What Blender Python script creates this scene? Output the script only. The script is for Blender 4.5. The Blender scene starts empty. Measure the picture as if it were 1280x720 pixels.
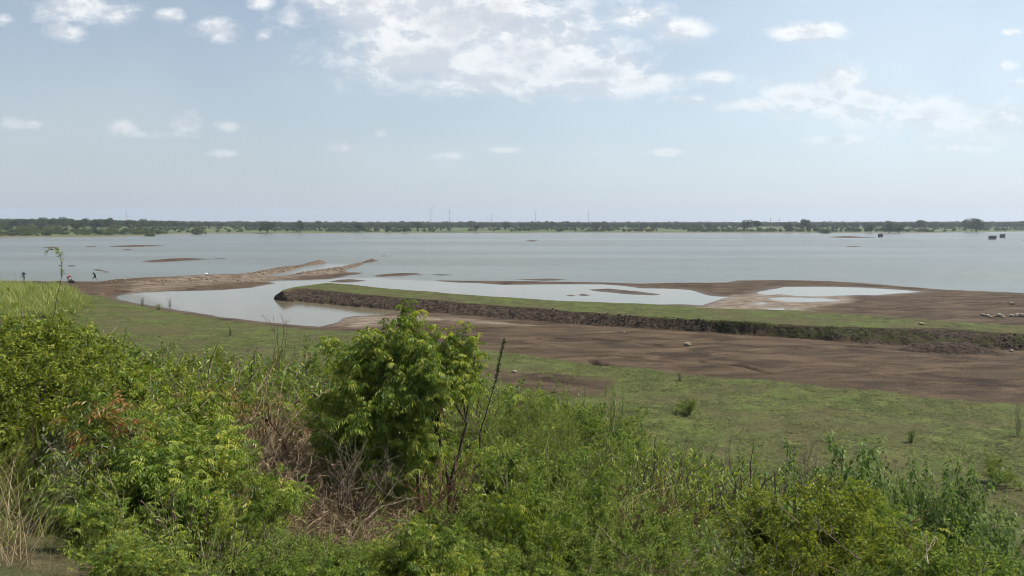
import bpy, math, random
import numpy as np
from mathutils import Vector, Matrix

SC = bpy.context.scene
COL = SC.collection
R = math.radians

# ------------------------------------------------------------------ camera
EYE = 10.0
FPX = 931.0
HORIZON = 278.0
TH = math.atan((360 - HORIZON) / FPX)
cam_d = bpy.data.cameras.new('camera'); cam = bpy.data.objects.new('camera', cam_d); COL.objects.link(cam)
cam.location = (0, 0, EYE); cam.rotation_euler = (R(90) - TH, 0, 0)
cam_d.sensor_width = 36; cam_d.lens = 36 * FPX / 1280
cam_d.clip_start = 0.1; cam_d.clip_end = 40000
SC.camera = cam

# ------------------------------------------------------------------ light and exposure
SUN_AZ, SUN_EL = 76.0, 53.0            # degrees clockwise from straight ahead, degrees above the horizon
SKY_STRENGTH = 0.105
EXPOSURE = 0.33
HAZE = 0.00016
sd_ = bpy.data.lights.new('sun', 'SUN'); sun = bpy.data.objects.new('sun', sd_); COL.objects.link(sun)
sd_.energy = 5.0; sd_.angle = R(0.53); sd_.color = (1.0, 0.95, 0.87)
sdir = Vector((math.sin(R(SUN_AZ)) * math.cos(R(SUN_EL)), math.cos(R(SUN_AZ)) * math.cos(R(SUN_EL)), math.sin(R(SUN_EL))))
sun.rotation_euler = sdir.to_track_quat('Z', 'Y').to_euler(); sun.location = (40, 20, 60)
SC.view_settings.view_transform = 'Standard'; SC.view_settings.look = 'None'
SC.view_settings.exposure = EXPOSURE; SC.view_settings.gamma = 1; SC.view_settings.use_curve_mapping = False
SC.render.engine = 'CYCLES'
SC.cycles.filter_width = 1.0
cy = SC.cycles
cy.max_bounces = 5; cy.diffuse_bounces = 2; cy.glossy_bounces = 2; cy.transmission_bounces = 3
cy.transparent_max_bounces = 4; cy.volume_bounces = 0
cy.use_denoising = True; cy.use_adaptive_sampling = True; cy.adaptive_threshold = 0.02
try:
    cy.denoiser = 'OPENIMAGEDENOISE'
except Exception:
    pass
cy.caustics_reflective = False; cy.caustics_refractive = False

FWD = np.array([0, math.cos(TH), -math.sin(TH)]); UP = np.array([0, math.sin(TH), math.cos(TH)])
def ray(px, py):
    return FWD + np.array([1.0, 0, 0]) * ((px - 640) / FPX) + UP * (-(py - 360) / FPX)
def on(px, py, z=0.0):                 # where the line of sight meets level z
    d = ray(px, py); t = (z - EYE) / d[2]; return np.array([d[0] * t, d[1] * t, z])
def at(px, py, Y):                     # the point at distance Y ahead
    d = ray(px, py); t = Y / d[1]; return np.array([d[0] * t, Y, EYE + d[2] * t])

# ------------------------------------------------------------------ sky
world = bpy.data.worlds.new('World'); SC.world = world; world.use_nodes = True
nt = world.node_tree; nt.nodes.clear()
def N(t, **k):
    n = nt.nodes.new(t)
    for a, b in k.items(): setattr(n, a, b)
    return n
def lk(a, b): nt.links.new(a, b)
def M(op, a, b=None, c=None, clamp=False):
    n = N('ShaderNodeMath', operation=op); n.use_clamp = clamp
    for i, v in enumerate((a, b, c)):
        if v is None: continue
        if isinstance(v, (int, float)): n.inputs[i].default_value = v
        else: lk(v, n.inputs[i])
    return n.outputs[0]
def VM(op, a, b=None, c=None):
    n = N('ShaderNodeVectorMath', operation=op)
    for i, v in enumerate((a, b, c)):
        if v is None: continue
        if isinstance(v, (tuple, list)): n.inputs[i].default_value = v
        else: lk(v, n.inputs[i])
    return n
def MIXC(f, a, b):
    n = N('ShaderNodeMix', data_type='RGBA')
    for s, v in ((0, f), (6, a), (7, b)):
        if isinstance(v, (int, float)): n.inputs[s].default_value = v
        elif isinstance(v, tuple): n.inputs[s].default_value = (*v, 1)
        else: lk(v, n.inputs[s])
    return n.outputs[2]
def SMOOTH(v, a, b, lo=0.0, hi=1.0):
    n = N('ShaderNodeMapRange', interpolation_type='SMOOTHSTEP'); lk(v, n.inputs[0])
    for i, x in zip((1, 2, 3, 4), (a, b, lo, hi)): n.inputs[i].default_value = x
    return n.outputs[0]
tc = N('ShaderNodeTexCoord'); sep = N('ShaderNodeSeparateXYZ'); lk(tc.outputs['Generated'], sep.inputs[0])
sky = N('ShaderNodeTexSky', sky_type='NISHITA'); sky.sun_disc = False
sky.sun_elevation = R(SUN_EL); sky.sun_rotation = R(SUN_AZ)
sky.altitude = 300; sky.air_density = 1.0; sky.dust_density = 2.2; sky.ozone_density = 1.4
ya = M('MAXIMUM', M('ABSOLUTE', sep.outputs[1]), 0.02)
cmb = N('ShaderNodeCombineXYZ'); lk(M('DIVIDE', sep.outputs[0], ya), cmb.inputs[0]); lk(M('DIVIDE', sep.outputs[2], ya), cmb.inputs[1])
lk(M('MULTIPLY', M('SIGN', sep.outputs[1]), 3.0), cmb.inputs[2])
P = cmb.outputs[0]
CLOUDS = [  # column, row, half width, half height in the 1280 photograph, turned below into directions in the sky
 (560, 20, 150, 44, -.3), (645, 60, 105, 46, -.3), (735, 90, 90, 32, -.1), (610, 98, 100, 24, -.1), (450, 2, 95, 22, 0), (805, 102, 66, 16, 0), (520, 72, 120, 34, -.1),
 (100, 8, 75, 24, .1), (78, 42, 30, 15, .1), (150, 18, 40, 20, .15), (208, 20, 26, 11, .15), (272, 37, 30, 15, 0), (330, 42, 14, 9, .1), (325, 3, 24, 11, .1), (6, 25, 16, 10, .1),
 (798, 20, 44, 22, .1), (848, 38, 42, 17, .1), (1012, 40, 52, 13, 0), (890, 98, 30, 11, .15),
 (1040, 102, 50, 26, -.1), (1000, 120, 75, 24, -.1), (1090, 128, 85, 28, -.05), (945, 130, 70, 13, .1), (1165, 142, 100, 30, 0), (1250, 154, 80, 26, 0), (1258, 82, 20, 8, .15), (1265, 40, 17, 5, .15), (1275, 104, 20, 8, .15), (860, 125, 50, 10, .25),
 (40, 155, 44, 9, .15), (150, 160, 30, 11, .1), (232, 155, 24, 17, .1), (282, 158, 22, 10, .1), (200, 168, 70, 8, .25), (280, 192, 24, 6, .2), (437, 186, 42, 9, .2), (475, 168, 12, 7, .25),
 (560, 195, 40, 7, .3), (630, 187, 26, 6, .3), (735, 192, 45, 8, .25), (1050, 175, 60, 9, .2), (830, 190, 34, 7, .3), (1205, 186, 60, 8, .25)]
best = None
for (cx, cy_, rx, ry, soft) in CLOUDS:
    d = ray(cx, cy_); u, v = d[0] / d[1], d[2] / d[1]
    ix, iy = FPX / rx / 1.15, FPX / ry / 1.15
    ma = VM('MULTIPLY_ADD', P, (ix, iy, 1.0), (-u * ix, -v * iy, -3.0))
    val = M('ADD', VM('LENGTH', ma.outputs[0]).outputs['Value'], soft)
    best = val if best is None else M('MINIMUM', best, val)
def fbm(off, scale, detail=7, rough=.56):
    ad = VM('ADD', P, off)
    sc_ = VM('MULTIPLY', ad.outputs[0], (1.0, 1.7, 1.0))
    n = N('ShaderNodeTexNoise'); n.inputs['Scale'].default_value = scale; n.inputs['Detail'].default_value = detail
    n.inputs['Roughness'].default_value = rough; n.inputs['Distortion'].default_value = .15
    lk(sc_.outputs[0], n.inputs['Vector']); return n.outputs[0]
n1 = fbm((0, 0, 0), 11, 9, .62)
n2 = fbm((0.014, 0.018, 0), 11, 9, .62)
low = fbm((4.3, 1.7, 2), 2.2, 3)
body = M('SUBTRACT', 1.12, best)
# clouds elsewhere in the sky, outside the part the photograph shows
other = M('SUBTRACT', SMOOTH(low, .56, .70), 1.15)
front = M('GREATER_THAN', sep.outputs[1], 0.0)
other = M('ADD', other, M('MULTIPLY', front, -1.0))
body = M('MAXIMUM', body, other)
dens = M('ADD', body, M('MULTIPLY', M('SUBTRACT', n1, .5), 2.5))
dens2 = M('ADD', body, M('MULTIPLY', M('SUBTRACT', n2, .5), 2.5))
alpha = SMOOTH(dens, .08, .92)
thick = SMOOTH(dens, .85, 1.55)
lit = SMOOTH(M('SUBTRACT', dens, dens2), -.18, .16)
cloud = MIXC(lit, (5.5, 5.75, 6.15), (8.4, 8.35, 8.25))
cloud = MIXC(M('MULTIPLY', thick, .85), cloud, (4.8, 5.0, 5.35))
hz = SMOOTH(sep.outputs[2], 0.02, 0.30)                        # clouds low in the sky are seen through more air
alpha = M('MULTIPLY', alpha, M('MULTIPLY_ADD', hz, .55, .28))
veil = M('MULTIPLY_ADD', SMOOTH(low, .40, .66), .20, .22)        # a thin even veil of high haze
side = SMOOTH(sep.outputs[0], -.55, .6)
veilc = MIXC(side, (4.3, 4.9, 5.2), (6.2, 7.3, 7.9))
air = MIXC(M('ADD', veil, M('MULTIPLY', SMOOTH(sep.outputs[2], .40, .0), .42), clamp=True), sky.outputs[0], veilc)
full = MIXC(alpha, air, cloud)
bg = N('ShaderNodeBackground'); bg.inputs['Strength'].default_value = SKY_STRENGTH; lk(full, bg.inputs[0])
wo = N('ShaderNodeOutputWorld'); lk(bg.outputs[0], wo.inputs[0])
world.cycles.sampling_method = 'MANUAL'; world.cycles.sample_map_resolution = 1024

# ------------------------------------------------------------------ small helpers
def tag(o, label=None, cat=None, group=None, kind=None):
    if label: o['label'] = label
    if cat: o['category'] = cat
    if group: o['group'] = group
    if kind: o['kind'] = kind
    return o
def empty(name, loc, rz=0.0, s=1.0):
    o = bpy.data.objects.new(name, None); COL.objects.link(o)
    o.location = [float(v) for v in loc]; o.rotation_euler = (0, 0, rz); o.scale = (s, s, s); o.empty_display_size = .3
    return o
def mesh_np(name, V, F, attrs=None, smooth=False, quads=False, mats=(), midx=None):
    V = np.ascontiguousarray(V, dtype=np.float32); F = np.ascontiguousarray(F, dtype=np.int32)
    me = bpy.data.meshes.new(name); k = F.shape[1]
    me.vertices.add(len(V)); me.vertices.foreach_set('co', V.ravel())
    me.loops.add(F.size); me.loops.foreach_set('vertex_index', F.ravel())
    me.polygons.add(len(F)); me.polygons.foreach_set('loop_start', np.arange(0, F.size, k, dtype=np.int32))
    try: me.polygons.foreach_set('loop_total', np.full(len(F), k, dtype=np.int32))
    except Exception: pass
    if midx is not None: me.polygons.foreach_set('material_index', np.asarray(midx, dtype=np.int32))
    me.polygons.foreach_set('use_smooth', np.full(len(F), smooth, dtype=bool))
    for a, v in (attrs or {}).items():
        at_ = me.attributes.new(a, 'FLOAT', 'POINT'); at_.data.foreach_set('value', np.ascontiguousarray(v, dtype=np.float32))
    for m in mats: me.materials.append(m)
    me.update(calc_edges=True); return me
def obj(name, me, parent=None, link=True):
    o = bpy.data.objects.new(name, me)
    if link: COL.objects.link(o)
    if parent is not None: o.parent = parent
    return o

# value noise on a lattice, for relief
_rs = np.random.RandomState(7); _T = _rs.rand(512, 512)
def vnoise(x, y, s=1.0, seed=0):
    x = np.asarray(x, float) / s + 37.3 * seed + 1000.5; y = np.asarray(y, float) / s + 91.7 * seed + 1000.5
    xi = np.floor(x).astype(np.int64); yi = np.floor(y).astype(np.int64); fx = x - xi; fy = y - yi
    fx = fx * fx * (3 - 2 * fx); fy = fy * fy * (3 - 2 * fy)
    g = lambda a, b: _T[a % 512, b % 512]
    return (g(xi, yi) * (1 - fx) + g(xi + 1, yi) * fx) * (1 - fy) + (g(xi, yi + 1) * (1 - fx) + g(xi + 1, yi + 1) * fx) * fy
def fb(x, y, s, o=4, seed=0):
    t = 0; a = .5; n = 0
    for i in range(o):
        t = t + a * vnoise(x, y, s / 2 ** i, seed + i); n += a; a *= .5
    return t / n
def sst(a, b, v):
    t = np.clip((v - a) / (b - a), 0, 1); return t * t * (3 - 2 * t)

# ------------------------------------------------------------------ outlines of land and water, as places on the ground
def poly(pts, z=0.0): return np.array([on(a, b, z)[:2] for a, b in pts])
def sdist(X, Y, pg):                    # signed distance, + inside
    x0, y0 = pg[:, 0], pg[:, 1]; x1, y1 = np.roll(x0, -1), np.roll(y0, -1)
    best = np.full(X.shape, 1e18); ins = np.zeros(X.shape, bool)
    for a, b, c, d in zip(x0, y0, x1, y1):
        ex, ey = c - a, d - b; wx, wy = X - a, Y - b
        t = np.clip((wx * ex + wy * ey) / (ex * ex + ey * ey + 1e-12), 0, 1)
        q = (wx - ex * t) ** 2 + (wy - ey * t) ** 2; np.minimum(best, q, out=best)
        cnd = (b > Y) != (d > Y)
        with np.errstate(divide='ignore', invalid='ignore'):
            xi = a + (Y - b) / (d - b + 1e-15) * ex
        ins ^= cnd & (X < xi)
    r = np.sqrt(best); return np.where(ins, r, -r)

LAND_LEFT = poly([(-900, 352), (-300, 352), (0, 351), (90, 351.5), (130, 352), (180, 350.5), (210, 349), (235, 345), (262, 344), (300, 344.5), (320, 341), (340, 337.5), (375, 332), (390, 328.3),
 (405, 327), (408, 328.5), (395, 331), (380, 333.5), (365, 338), (345, 342), (325, 345.6), (350, 345.0), (380, 341.5), (392, 338.8), (410, 337), (430, 334), (450, 328.5), (458, 325.3), (472, 325),
 (470, 326.6), (457, 329), (448, 333), (434, 337), (432, 340), (453, 341), (450, 343), (432, 344.5), (432, 346), (410, 349), (380, 350), (350, 350.8), (336, 352), (344, 354.5), (330, 357), (310, 360), (280, 362.5),
 (240, 363.5), (190, 364.5), (160, 367), (147, 371), (152, 374.5), (165, 378), (200, 384), (240, 390.5), (280, 396.5), (320, 401.5), (360, 405.5), (400, 408.5), (410, 406), (424, 402.5), (430, 397.5), (442, 395), (470, 394),
 (500, 391), (520, 390), (560, 390), (600, 392), (660, 397), (760, 404), (900, 412), (1060, 424), (1280, 434), (1900, 470), (2600, 2500), (-2600, 2500), (-3000, 500)])
LAND_RIGHT = poly([(545, 350.3), (580, 350.8), (620, 351), (700, 352), (740, 352.5), (780, 354), (800, 354.4), (840, 353.5), (880, 353.2), (908, 353), (922, 350.6), (960, 350), (1000, 350.5), (1040, 351.5), (1080, 353.5),
 (1120, 357), (1180, 362), (1240, 364.5), (1280, 366), (1700, 376), (2400, 392), (2400, 460), (1280, 424), (1060, 406), (900, 396), (800, 389), (790, 382.5), (805, 380.8), (850, 380.3), (880, 382), (884, 379.5), (903, 374.5), (914, 371.5), (890, 370), (876, 366.5), (862, 362.6), (830, 360.8), (800, 360.3), (786, 358), (770, 356.6),
 (750, 355.2), (680, 355.6), (630, 356), (600, 354), (570, 353.2), (545, 351)])
BARS = [poly(b) for b in (
 [(411, 352), (425, 349.5), (440, 348.8), (459, 351), (440, 353), (420, 353.2)],
 [(465, 345), (480, 342.6), (500, 341.5), (520, 341.4), (530, 343), (500, 345.2), (475, 346)],
 [(538, 343.3), (550, 342.7), (567, 343.5), (550, 344.6)],
 [(642, 349.4), (690, 348.2), (712, 349.9), (680, 350.9)],
 [(735, 362), (760, 360.6), (775, 362), (800, 364.6), (827, 368), (815, 369.4), (780, 367.6), (745, 364)],
 [(722, 368.8), (728, 367), (738, 369), (730, 370.3)], [(708, 369.4), (714, 368.5), (720, 369.7), (714, 370.4)],
 [(177, 326.8), (190, 325), (215, 323.2), (245, 323), (268, 323.6), (245, 325.2), (215, 327), (190, 328.2)], [(262, 323.5), (275, 323.0), (290, 323.3), (275, 324)],
 [(52, 309.5), (65, 308.2), (76, 309.4), (64, 310.6)], [(105, 308.4), (118, 307.5), (122, 308.5), (110, 309.2)], [(135, 308), (170, 306.6), (210, 307), (180, 308.4), (150, 308.8)], [(150, 312.3), (160, 311.3), (168, 312.3), (158, 313.1)],
 [(114, 336.8), (122, 336.2), (131, 338), (124, 339.3)], [(128, 339.6), (134, 339), (137, 340.4), (131, 341)], [(82, 332.2), (90, 331.4), (97, 332.6), (88, 333.5)],
 [(1033, 296.6), (1045, 295.6), (1070, 295.6), (1085, 296.6), (1100, 297), (1060, 297.4)], [(1055, 308), (1066, 307.5), (1078, 308.1), (1066, 308.8)],
 [(655, 301.2), (663, 300.2), (676, 301), (665, 301.9)], [(475, 320), (480, 319.3), (486, 320), (480, 320.6)], [(1274, 300.5), (1290, 299.8), (1330, 300.6), (1290, 301.6)])]
PONDS = [poly(b) for b in (
 [(944, 366.5), (960, 362.6), (980, 358.7), (1020, 358.2), (1080, 359.4), (1120, 362), (1152, 364.6), (1120, 367.2), (1095, 369), (1060, 369.2), (1030, 370.6), (1000, 370.5), (975, 368), (958, 369)],
 [(955, 373.2), (975, 371.2), (1005, 372), (1030, 373), (1050, 375.6), (1046, 377), (1010, 377.4), (985, 377.6), (965, 375)],
 [(950, 389), (962, 386), (980, 384.7), (984, 387.6), (1000, 390), (975, 391.2)],
 [(944, 380), (952, 378.6), (958, 379.8), (950, 381)])]
SILT = [poly(q) for q in ([(878, 383), (903, 371), (940, 366), (1000, 367), (1065, 370), (1078, 379), (1030, 385), (1012, 391.5), (940, 392.5), (800, 389.5), (800, 382)], [(412, 409), (426, 397), (470, 393.5), (520, 396.5), (600, 403), (680, 411), (640, 414), (560, 408), (500, 410), (450, 414)],
 [(150, 358), (240, 350), (300, 346), (345, 338), (405, 326), (470, 324), (440, 342), (350, 352), (240, 362), (150, 368)])]
# grass boundary of the near plain
GRASS_NEAR = poly([(-1500, 372), (0, 372), (120, 372), (150, 376), (165, 379.5), (200, 385.5), (240, 392), (280, 398), (320, 403), (360, 407), (400, 411), (430, 414), (480, 417), (560, 433), (640, 444), (700, 452), (745, 459), (800, 463), (850, 469),
 (900, 475), (960, 478), (1040, 487), (1100, 492), (1170, 501), (1280, 508), (1700, 540), (2600, 2500), (-2600, 2500)], .3)
BARE = poly([(640, 462), (700, 466), (760, 470), (790, 482), (760, 500), (700, 505), (640, 490), (560, 470), (600, 458)], .4)

def curve(pts, z):                      # a line across the view, as distance ahead by bearing
    w = [on(a, b, z) for a, b in pts]; tt = np.array([p[0] / p[1] for p in w]); dd = np.array([p[1] for p in w])
    o = np.argsort(tt); tt, dd = tt[o], dd[o]
    return lambda t: np.interp(t, tt, dd)
BZ = 1.1
b_toe = curve([(338, 371), (360, 375.5), (400, 378.5), (440, 382), (490, 386), (560, 392.5), (620, 397.5), (700, 403.5), (800, 410.5), (960, 419.5), (1100, 431), (1280, 438), (1700, 462)], .2)
b_near = curve([(346, 367), (370, 361.5), (390, 362), (440, 367.5), (520, 374.5), (600, 381), (700, 388.5), (800, 396), (900, 402), (1000, 407.5), (1080, 410), (1180, 413), (1280, 419), (1700, 440)], BZ)
b_far = curve([(346, 366), (370, 360.5), (390, 357.5), (410, 355.5), (440, 357.5), (470, 361), (560, 369), (700, 378), (800, 382), (900, 388.5), (1000, 391), (1080, 396.5), (1150, 402), (1230, 408), (1280, 411), (1700, 431)], BZ - .1)
bt0, bt1 = on(338, 371)[0] / on(338, 371)[1], on(346, 367)[0] / on(346, 367)[1]
far_shore = curve([(-900, 300), (-200, 298), (0, 297.2), (80, 296.6), (130, 296.4), (180, 295), (240, 292.2), (350, 292), (450, 291.4), (600, 291.2), (640, 291.4), (680, 290.8), (960, 291), (1040, 291), (1160, 291.2), (1230, 290.2), (1280, 289.5), (1800, 289)], 0)

GULLIES = [([(1168, 377), (1200, 375.6), (1230, 376.4), (1264, 379)], .35, .5), ([(1100, 398), (1130, 399), (1150, 402)], .3, .5), ([(1065, 432.5), (1076, 432.8), (1087, 433.5)], .35, .35),
 ([(696, 426), (740, 426.5), (795, 431), (820, 436)], .16, .25), ([(740, 451), (757, 447.5)], .15, .2), ([(741, 455), (748, 458.5), (755, 459)], .5, .3), ([(876, 455), (895, 457.5), (930, 461), (960, 470)], .2, .2),
 ([(1035, 390.5), (1046, 390)], .2, .3), ([(818, 433.5), (828, 435)], .25, .2), ([(1195, 424), (1199, 434)], .25, .2), ([(1165, 424), (1172, 435)], .2, .2), ([(1225, 441), (1250, 446)], .2, .25), ([(990, 438), (1010, 437)], .15, .4)]
GULL = [([on(a, b, .25)[:2] for a, b in g], dp, w) for g, dp, w in GULLIES]

CA, SA = math.cos(R(35)), math.sin(R(35))
def embankment(x, y):
    s = x * SA + y * CA
    return 8.4 - .385 * np.maximum(s - .4, 0)
def seg_d(X, Y, pts):
    best = np.full(X.shape, 1e18)
    for (a, b), (c, d) in zip(pts[:-1], pts[1:]):
        ex, ey = c - a, d - b; wx, wy = X - a, Y - b; t = np.clip((wx * ex + wy * ey) / (ex * ex + ey * ey), 0, 1)
        np.minimum(best, (wx - ex * t) ** 2 + (wy - ey * t) ** 2, out=best)
    return np.sqrt(best)

def terrain(X, Y):
    X = np.asarray(X, float); Y = np.asarray(Y, float)
    n = X.size; D = np.hypot(X, Y); T = X / np.maximum(Y, 1e-3); T = np.where(Y > 1, T, np.sign(X) * 9)
    Z = np.full(n, -.6); grass = np.zeros(n); wet = np.zeros(n); clod = np.zeros(n); floor = np.zeros(n); farm = np.zeros(n); silt = np.zeros(n)
    near = D < 330
    sl = np.full(n, -50.0); sr = np.full(n, -50.0)
    xn, yn = X[near], Y[near]
    wob = ((fb(xn, yn, 5, 4, 3) - .5) * 1.6 + (fb(xn, yn, 1.6, 3, 4) - .5) * .9) * np.clip(np.hypot(xn, yn) / 90, .3, 1.6)
    a = sdist(xn, yn, LAND_LEFT); b = sdist(xn, yn, LAND_RIGHT)
    a = a + wob * .5; b = b + wob * .5
    pd = np.full(a.shape, -50.0)
    for p in PONDS: np.maximum(pd, sdist(xn, yn, p) + wob * .6, out=pd)
    hl = np.clip(a * .05, -.6, .42); hr = np.clip(b * .035, -.6, .22)
    hr = np.where(b > 0, np.minimum(hr, np.clip(-pd * .03, -.25, .3)), hr)
    h = np.maximum(hl, hr)
    # exposed mud bars and the stony spits
    sp = seg_d(xn, yn, [on(q[0], q[1])[:2] for q in ((150, 357), (235, 351), (300, 349), (345, 340.5), (375, 334), (403, 328))])
    h = np.where(a > 0, h + .55 * np.exp(-(sp / 2.6) ** 2) * sst(0, 2, a), h)
    sp2 = seg_d(xn, yn, [on(q[0], q[1])[:2] for q in ((385, 343.5), (420, 339), (445, 331.5), (468, 325.8))])
    h = np.where(a > 0, h + .45 * np.exp(-(sp2 / 2.2) ** 2) * sst(0, 2, a), h)
    rel = (fb(xn, yn, 3.0, 5, 9) - .5) * .10 + (fb(xn, yn * 2.2, 9, 3, 15) - .5) * .12
    h = np.where(h > -.05, h + rel * sst(0.0, .22, h), h)
    for g, dp, w in GULL:
        q = seg_d(xn, yn, g); h = np.where(h > .05, np.maximum(h - dp * np.exp(-(q / w) ** 2), .03), h)
    # grassy bank: profile across the line of the bank
    t = T[near]; d0, d1, d2 = b_toe(t), b_near(t), b_far(t)
    d1 = np.maximum(d1, d0 + .5); d2 = np.maximum(d2, d1 + .3)
    jag = (fb(xn, yn, 1.5, 4, 21) - .5) * 4.0 + (fb(xn, yn, 7, 2, 22) - .5) * 3.0
    yy = yn + jag * .35
    up = np.clip((yy - d0) / (d1 - d0), 0, 1); dn = 1 - np.clip((yn - d2) / 2.6, 0, 1)
    prof = np.minimum(up ** .85, dn * dn * (3 - 2 * dn)) * sst(bt0, bt1 + .01, t) * (yn > 10)
    lumps = (np.abs(fb(xn, yn, 1.1, 4, 33) - .5) * 2)
    onside = (up > .02) & (up < .995) & (prof > .02)
    bz = prof * (BZ + (fb(xn, yn, 6, 3, 40) - .5) * .18) - np.where(onside, lumps * .42 * np.sin(np.clip(up, 0, 1) * math.pi) ** .5, 0)
    q = on(1185, 434, .6); mb = np.exp(-(((xn - q[0]) / 3.4) ** 2 + ((yn - q[1]) / 1.7) ** 2) ** 1.5)
    bz = np.maximum(bz, mb * (.95 - lumps * .35))
    h = np.where(bz > .02, np.maximum(h, bz + .1 + np.minimum(h, 0) * (1 - sst(0, .3, bz))), h)
    side = sst(.02, .12, up) * (1 - sst(.93, 1.02, up)) * (prof > .01)
    tl = np.interp(t, [-1, on(600, 400)[0] / on(600, 400)[1], on(900, 410)[0] / on(900, 410)[1], 1], [0, .0, .45, .5])
    clod[near] = np.maximum(side, mb > .25) * (prof + mb > .02)
    silt[near] = np.clip(np.maximum.reduce([sst(-1.5, 3, sdist(xn, yn, q) + wob) * k for q, k in zip(SILT, (1, 1, .62))]), 0, 1)
    # grass
    gn = sdist(xn, yn, GRASS_NEAR); br = sdist(xn, yn, BARE)
    g = sst(-2.2, 2.2, gn) - .75 * sst(-3, 3, br)
    top = sst(.90, 1.06, up) * sst(.25, .6, dn) * (prof > .2)
    g = np.maximum(g * (1 - np.minimum(1, side * 1.2)), top * (.62 + .55 * fb(xn, yn, 4, 3, 44)))
    g = np.where((clod[near] > .3), tl * .75 + np.where(mb > .25, -.12, 0), g)
    grass[near] = np.clip(g, 0, 1) * (h > .03)
    wet[near] = (1 - sst(.0, .09, h)) * (h > -.2)
    # slow rise of the plain towards the embankment, and the raised corner with the tall grass
    h = h + np.where(gn > 0, .35 * sst(0, 25, gn), 0) * (prof < .02)
    m = on(-40, 372, 1.2); mm = np.exp(-(np.maximum(0, (xn - m[0])) / 16) ** 2 - ((yn - 86) / 20) ** 2)
    h = h + np.where(a > 2, mm * .9, 0)
    Z[near] = h
    # bars far out in the lake
    for p in BARS:
        c = p.mean(0); rr = np.max(np.hypot(p[:, 0] - c[0], p[:, 1] - c[1])) + 15
        k = np.hypot(X - c[0], Y - c[1]) < rr
        if k.any():
            q = sdist(X[k], Y[k], p); zz = np.clip(q * .07, -.6, .38) + (fb(X[k], Y[k], 3, 3, 5) - .5) * .1
            Z[k] = np.maximum(Z[k], np.where(q > 0, zz, np.clip(q * .1, -.6, 0))); wet[k] = np.where(q > -1, 1 - sst(.02, .2, zz), wet[k])
    # far country
    fs = far_shore(T) + (fb(X, Y, 60, 4, 50) - .5) * 22
    e = np.where(Y > 250, Y - fs, -9)
    left = sst(-.2, -.62, T)
    land = np.clip(e * .02, 0, .5) + sst(0, 260, e) * (1.0 + 2.6 * left) + sst(200, 2500, e) * 2.5 + (fb(X, Y, 180, 3, 60) - .5) * 1.2 * sst(10, 200, e)
    fm = e > 0
    Z[fm] = np.maximum(Z[fm], land[fm]); farm[fm] = 1
    grass[fm] = (sst(8, 30, e) * (0.55 + .45 * sst(.35, .6, fb(X, Y, 70, 3, 70))))[fm]
    sides = (D > 330) & ((Y < 250) | (np.abs(T) > 1.6))
    Z[sides] = .8 + 1.5 * fb(X[sides], Y[sides], 200, 3, 80); grass[sides] = .8; farm[sides] = 1
    back = (Y < 5) & ~sides
    Z[back] = np.maximum(Z[back], .6)
    # embankment the photograph is taken from
    eb = embankment(X, Y) + (fb(X, Y, 2.5, 4, 90) - .5) * .35
    eb = np.where(D < 3, 8.4, eb)
    k = eb > Z
    blend = sst(-.3, .6, eb - Z)
    Z = np.where(k, eb, Z); floor = np.where((eb > Z - .3), blend, 0) * (D < 330)
    s = X * SA + Y * CA
    road = (s < -6)
    Z = np.where(s < -7, np.maximum(8.4 + (s + 7) * .4, .8), Z)
    return Z, dict(grass=grass, wet=wet, clod=clod, floor=floor, far=farm, silt=silt)

def fan(rows, view_cols, half=R(40)):
    a_in = np.linspace(-half, half, view_cols)
    k = 70
    a_out = np.linspace(half, 2 * math.pi - half, k)[1:-1]
    ang = np.concatenate([a_in, a_out]); nc = len(ang); nr = len(rows)
    A, Rr = np.meshgrid(ang, rows)
    X = (np.sin(A) * Rr).ravel(); Y = (np.cos(A) * Rr).ravel()
    i = np.arange(nr - 1)[:, None] * nc; j = np.arange(nc)[None, :]; jn = (j + 1) % nc
    F = np.stack([i + j, i + jn, i + nc + jn, i + nc + j], -1).reshape(-1, 4)
    return X, Y, F, nc
rows = np.concatenate([np.arange(.5, 30, .25), np.arange(30, 56, .16), np.arange(56, 105, .15), np.arange(105, 200, .5), np.geomspace(200, 700, 150), np.geomspace(710, 9500, 90)])
X, Y, F, nc = fan(rows, 1000)
Z, MK = terrain(X, Y)
V = np.stack([X, Y, Z], 1)
V = np.vstack([V, [[0, 0, 8.4]]]); cidx = len(V) - 1
F0 = np.array([[j, (j + 1) % nc, cidx, cidx] for j in range(nc)])
MK = {k: np.append(v, 0) for k, v in MK.items()}

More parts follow.
